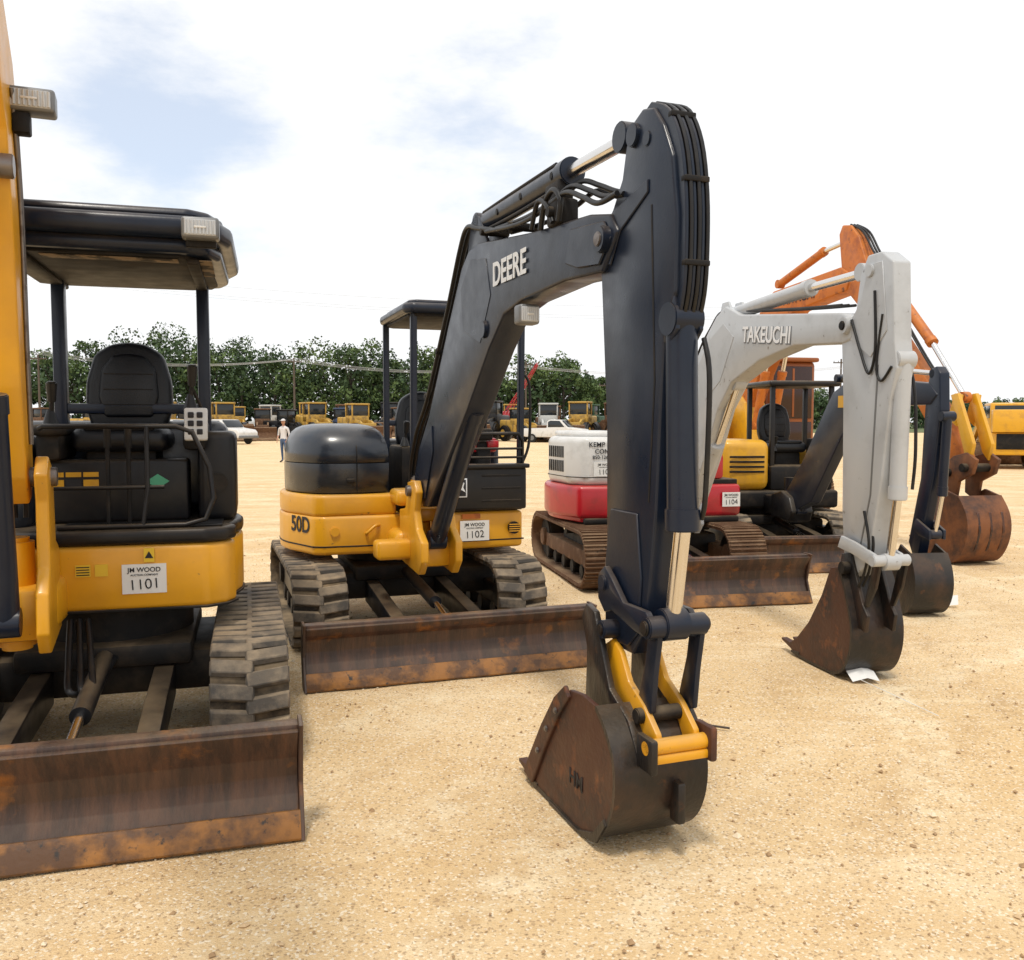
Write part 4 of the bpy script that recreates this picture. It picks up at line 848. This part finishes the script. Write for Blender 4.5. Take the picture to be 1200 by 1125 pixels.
for row in grid:
    for v in row:
        x,y=v.co.x,v.co.y
        if -11.9<x<11.9 and 0<y<23.5: v.co.z=-.004-.018*abs(noise.noise(Vector((x*.6,y*.6,0))))-.010*abs(noise.noise(Vector((x*2.6,y*2.6,2))))
for j in range(len(ys)-1):
    for i in range(len(xs)-1): bm.faces.new((grid[j][i],grid[j][i+1],grid[j+1][i+1],grid[j+1][i]))
me=bpy.data.meshes.new('ground');bm.to_mesh(me);bm.free();me.materials.append(GM);me.shade_smooth()
COL.objects.link(bpy.data.objects.new('ground',me))
bm=bmesh.new();pts=[]
for i in range(60):
    x=-400+i*14; pts.append((x,132+max(0,x-8)*.2+3*noise.noise(Vector((i*.4,0,0))),.03))
vs=[bm.verts.new(p) for p in pts]+[bm.verts.new((430,900,.03)),bm.verts.new((-400,900,.03))]
bm.faces.new(vs);me=bpy.data.meshes.new('grass_field');bm.to_mesh(me);bm.free();me.materials.append(mat('grass',(.08,.11,.03),.9,col2=(.18,.16,.06),ns=.2));COL.objects.link(bpy.data.objects.new('grass_field',me))
n=18000
px=rng.uniform(-4.5,7.5,n);py=2.2+11*rng.uniform(0,1,n)**1.5;sz=rng.gamma(1.5,.0019,n)+.002
base=np.array([(1,0,0),(-1,0,0),(0,1,0),(0,-1,0),(0,0,1),(0,0,-1)],float);fb=np.array([(0,2,4),(2,1,4),(1,3,4),(3,0,4),(2,0,5),(1,2,5),(3,1,5),(0,3,5)])
V=(base[None]*rng.uniform(.6,1.4,(n,6,3))*sz[:,None,None]);V[:,:,2]*=.7
an=rng.uniform(0,6.28,n);cx,sx_=np.cos(an)[:,None],np.sin(an)[:,None];X=V[:,:,0]*cx-V[:,:,1]*sx_;Yy=V[:,:,0]*sx_+V[:,:,1]*cx
V=np.stack([X+px[:,None],Yy+py[:,None],V[:,:,2]-.005],2).reshape(-1,3);Fb=(fb[None]+(np.arange(n)*6)[:,None,None]).reshape(-1,3)
me=bpy.data.meshes.new('gravel');me.from_pydata(V.tolist(),[],Fb.tolist())
for q in(mat('stone_light',(.74,.62,.45),.9),mat('stone_brown',(.36,.23,.12),.9),mat('stone_tan',(.56,.40,.23),.9)): me.materials.append(q)
me.polygons.foreach_set('material_index',np.repeat(rng.integers(0,3,n),8).astype(np.int32))
COL.objects.link(bpy.data.objects.new('gravel',me))
g=G('paper_tag',(2.23,5.62,.0),20)
bm=bmesh.new();q=[(-.07,0,.006),(.02,-.03,.03),(.10,-.05,.006),(.12,.03,.05),(.03,.06,.09),(-.06,.08,.06)]
vs=[bm.verts.new(p) for p in q];bm.faces.new((vs[0],vs[1],vs[4],vs[5]));bm.faces.new((vs[1],vs[2],vs[3],vs[4]));g.add('tag_sheet',bm,PAP,False)
g.tube('tag_string',[(-.02,.03,.02),(-.03,-.3,.006),(-.08,-.7,.006)],.0025,PAP)
g=G('paper_tag',(3.95,7.95,0),-10);bm=bmesh.new();vs=[bm.verts.new(p) for p in((-.05,0,.005),(.05,0,.02),(.06,.05,.10),(-.04,.06,.08))];bm.faces.new(vs);g.add('tag_sheet',bm,PAP,False)
g=G('twig',(1.05,4.75,0),0);g.tube('stem',[(-.14,.05,.012),(-.05,.02,.02),(.04,0,.012),(.12,-.03,.01)],.006,mat('bark',(.07,.055,.045),.9))

# =============================================================== sky / light
W=bpy.data.worlds.new('World');SC.world=W;W.use_nodes=True;nt=W.node_tree;N=nt.nodes;L=nt.links;bg=N['Background']
SE,SR=R(66),R(192)
sky=N.new('ShaderNodeTexSky');sky.sky_type='NISHITA';sky.sun_disc=False;sky.sun_elevation=SE;sky.sun_rotation=SR;sky.dust_density=.2;sky.air_density=1.0;sky.ozone_density=1.2
hs=N.new('ShaderNodeHueSaturation');hs.inputs['Saturation'].default_value=1.3;hs.inputs['Value'].default_value=1.9;L.new(sky.outputs[0],hs.inputs['Color'])
tc=N.new('ShaderNodeTexCoord');mp=N.new('ShaderNodeMapping');mp.inputs['Scale'].default_value=(1,1,2.4);mp.inputs['Location'].default_value=(3.1,.4,.2);L.new(tc.outputs['Generated'],mp.inputs[0])
nz=N.new('ShaderNodeTexNoise');nz.inputs['Scale'].default_value=4.2;nz.inputs['Detail'].default_value=9;nz.inputs['Roughness'].default_value=.6;L.new(mp.outputs[0],nz.inputs['Vector'])
gap=None
for dv,rad in(((-.341,.898,.278),.20),((-.036,.94,.335),.19),((.5,.75,.55),.25),((-.8,.3,.5),.35),((.7,-.5,.5),.4)):
    dv=Vector(dv).normalized()
    vd=N.new('ShaderNodeVectorMath');vd.operation='DISTANCE';L.new(tc.outputs['Generated'],vd.inputs[0]);vd.inputs[1].default_value=dv
    r_=N.new('ShaderNodeMapRange');r_.inputs[1].default_value=rad;r_.inputs[2].default_value=0.;r_.inputs[3].default_value=0.;r_.inputs[4].default_value=1.;L.new(vd.outputs['Value'],r_.inputs[0])
    if gap is None: gap=r_.outputs[0]
    else:
        a_=N.new('ShaderNodeMath');a_.operation='MAXIMUM';L.new(gap,a_.inputs[0]);L.new(r_.outputs[0],a_.inputs[1]);gap=a_.outputs[0]
ad=N.new('ShaderNodeMath');ad.operation='MULTIPLY_ADD';L.new(nz.outputs['Fac'],ad.inputs[0]);ad.inputs[1].default_value=-2.6;ad.inputs[2].default_value=1.0
a2=N.new('ShaderNodeMath');a2.operation='ADD';L.new(ad.outputs[0],a2.inputs[0]);L.new(gap,a2.inputs[1])
mr=N.new('ShaderNodeMapRange');mr.interpolation_type='SMOOTHSTEP';mr.inputs[1].default_value=0.;mr.inputs[2].default_value=.8;mr.inputs[3].default_value=0.;mr.inputs[4].default_value=.42;L.new(a2.outputs[0],mr.inputs[0])
mx=N.new('ShaderNodeMix');mx.data_type='RGBA';L.new(mr.outputs[0],mx.inputs[0]);mx.inputs[6].default_value=(11.7,11.8,11.9,1);L.new(hs.outputs[0],mx.inputs[7]);L.new(mx.outputs[2],bg.inputs[0]);bg.inputs[1].default_value=.09
sun=bpy.data.lights.new('sun','SUN');sun.energy=2.2;sun.angle=R(8);sun.color=(1,.94,.84)
so=bpy.data.objects.new('sun',sun);COL.objects.link(so)
az=SR; d=Vector((math.sin(az)*math.cos(SE),math.cos(az)*math.cos(SE),math.sin(SE)))
so.rotation_euler=(-d).to_track_quat('-Z','Y').to_euler();so.location=(0,0,30)
SC.view_settings.view_transform='Standard';SC.view_settings.look='None';SC.view_settings.exposure=0
cam=bpy.data.cameras.new('camera');co=bpy.data.objects.new('camera',cam);COL.objects.link(co);SC.camera=co
cam.sensor_fit='HORIZONTAL';cam.sensor_width=36;cam.lens=31.5;cam.clip_start=.05;cam.clip_end=8000
co.location=(0,0,1.65);co.rotation_euler=(R(90)-math.atan(67.5/1050),0,0)
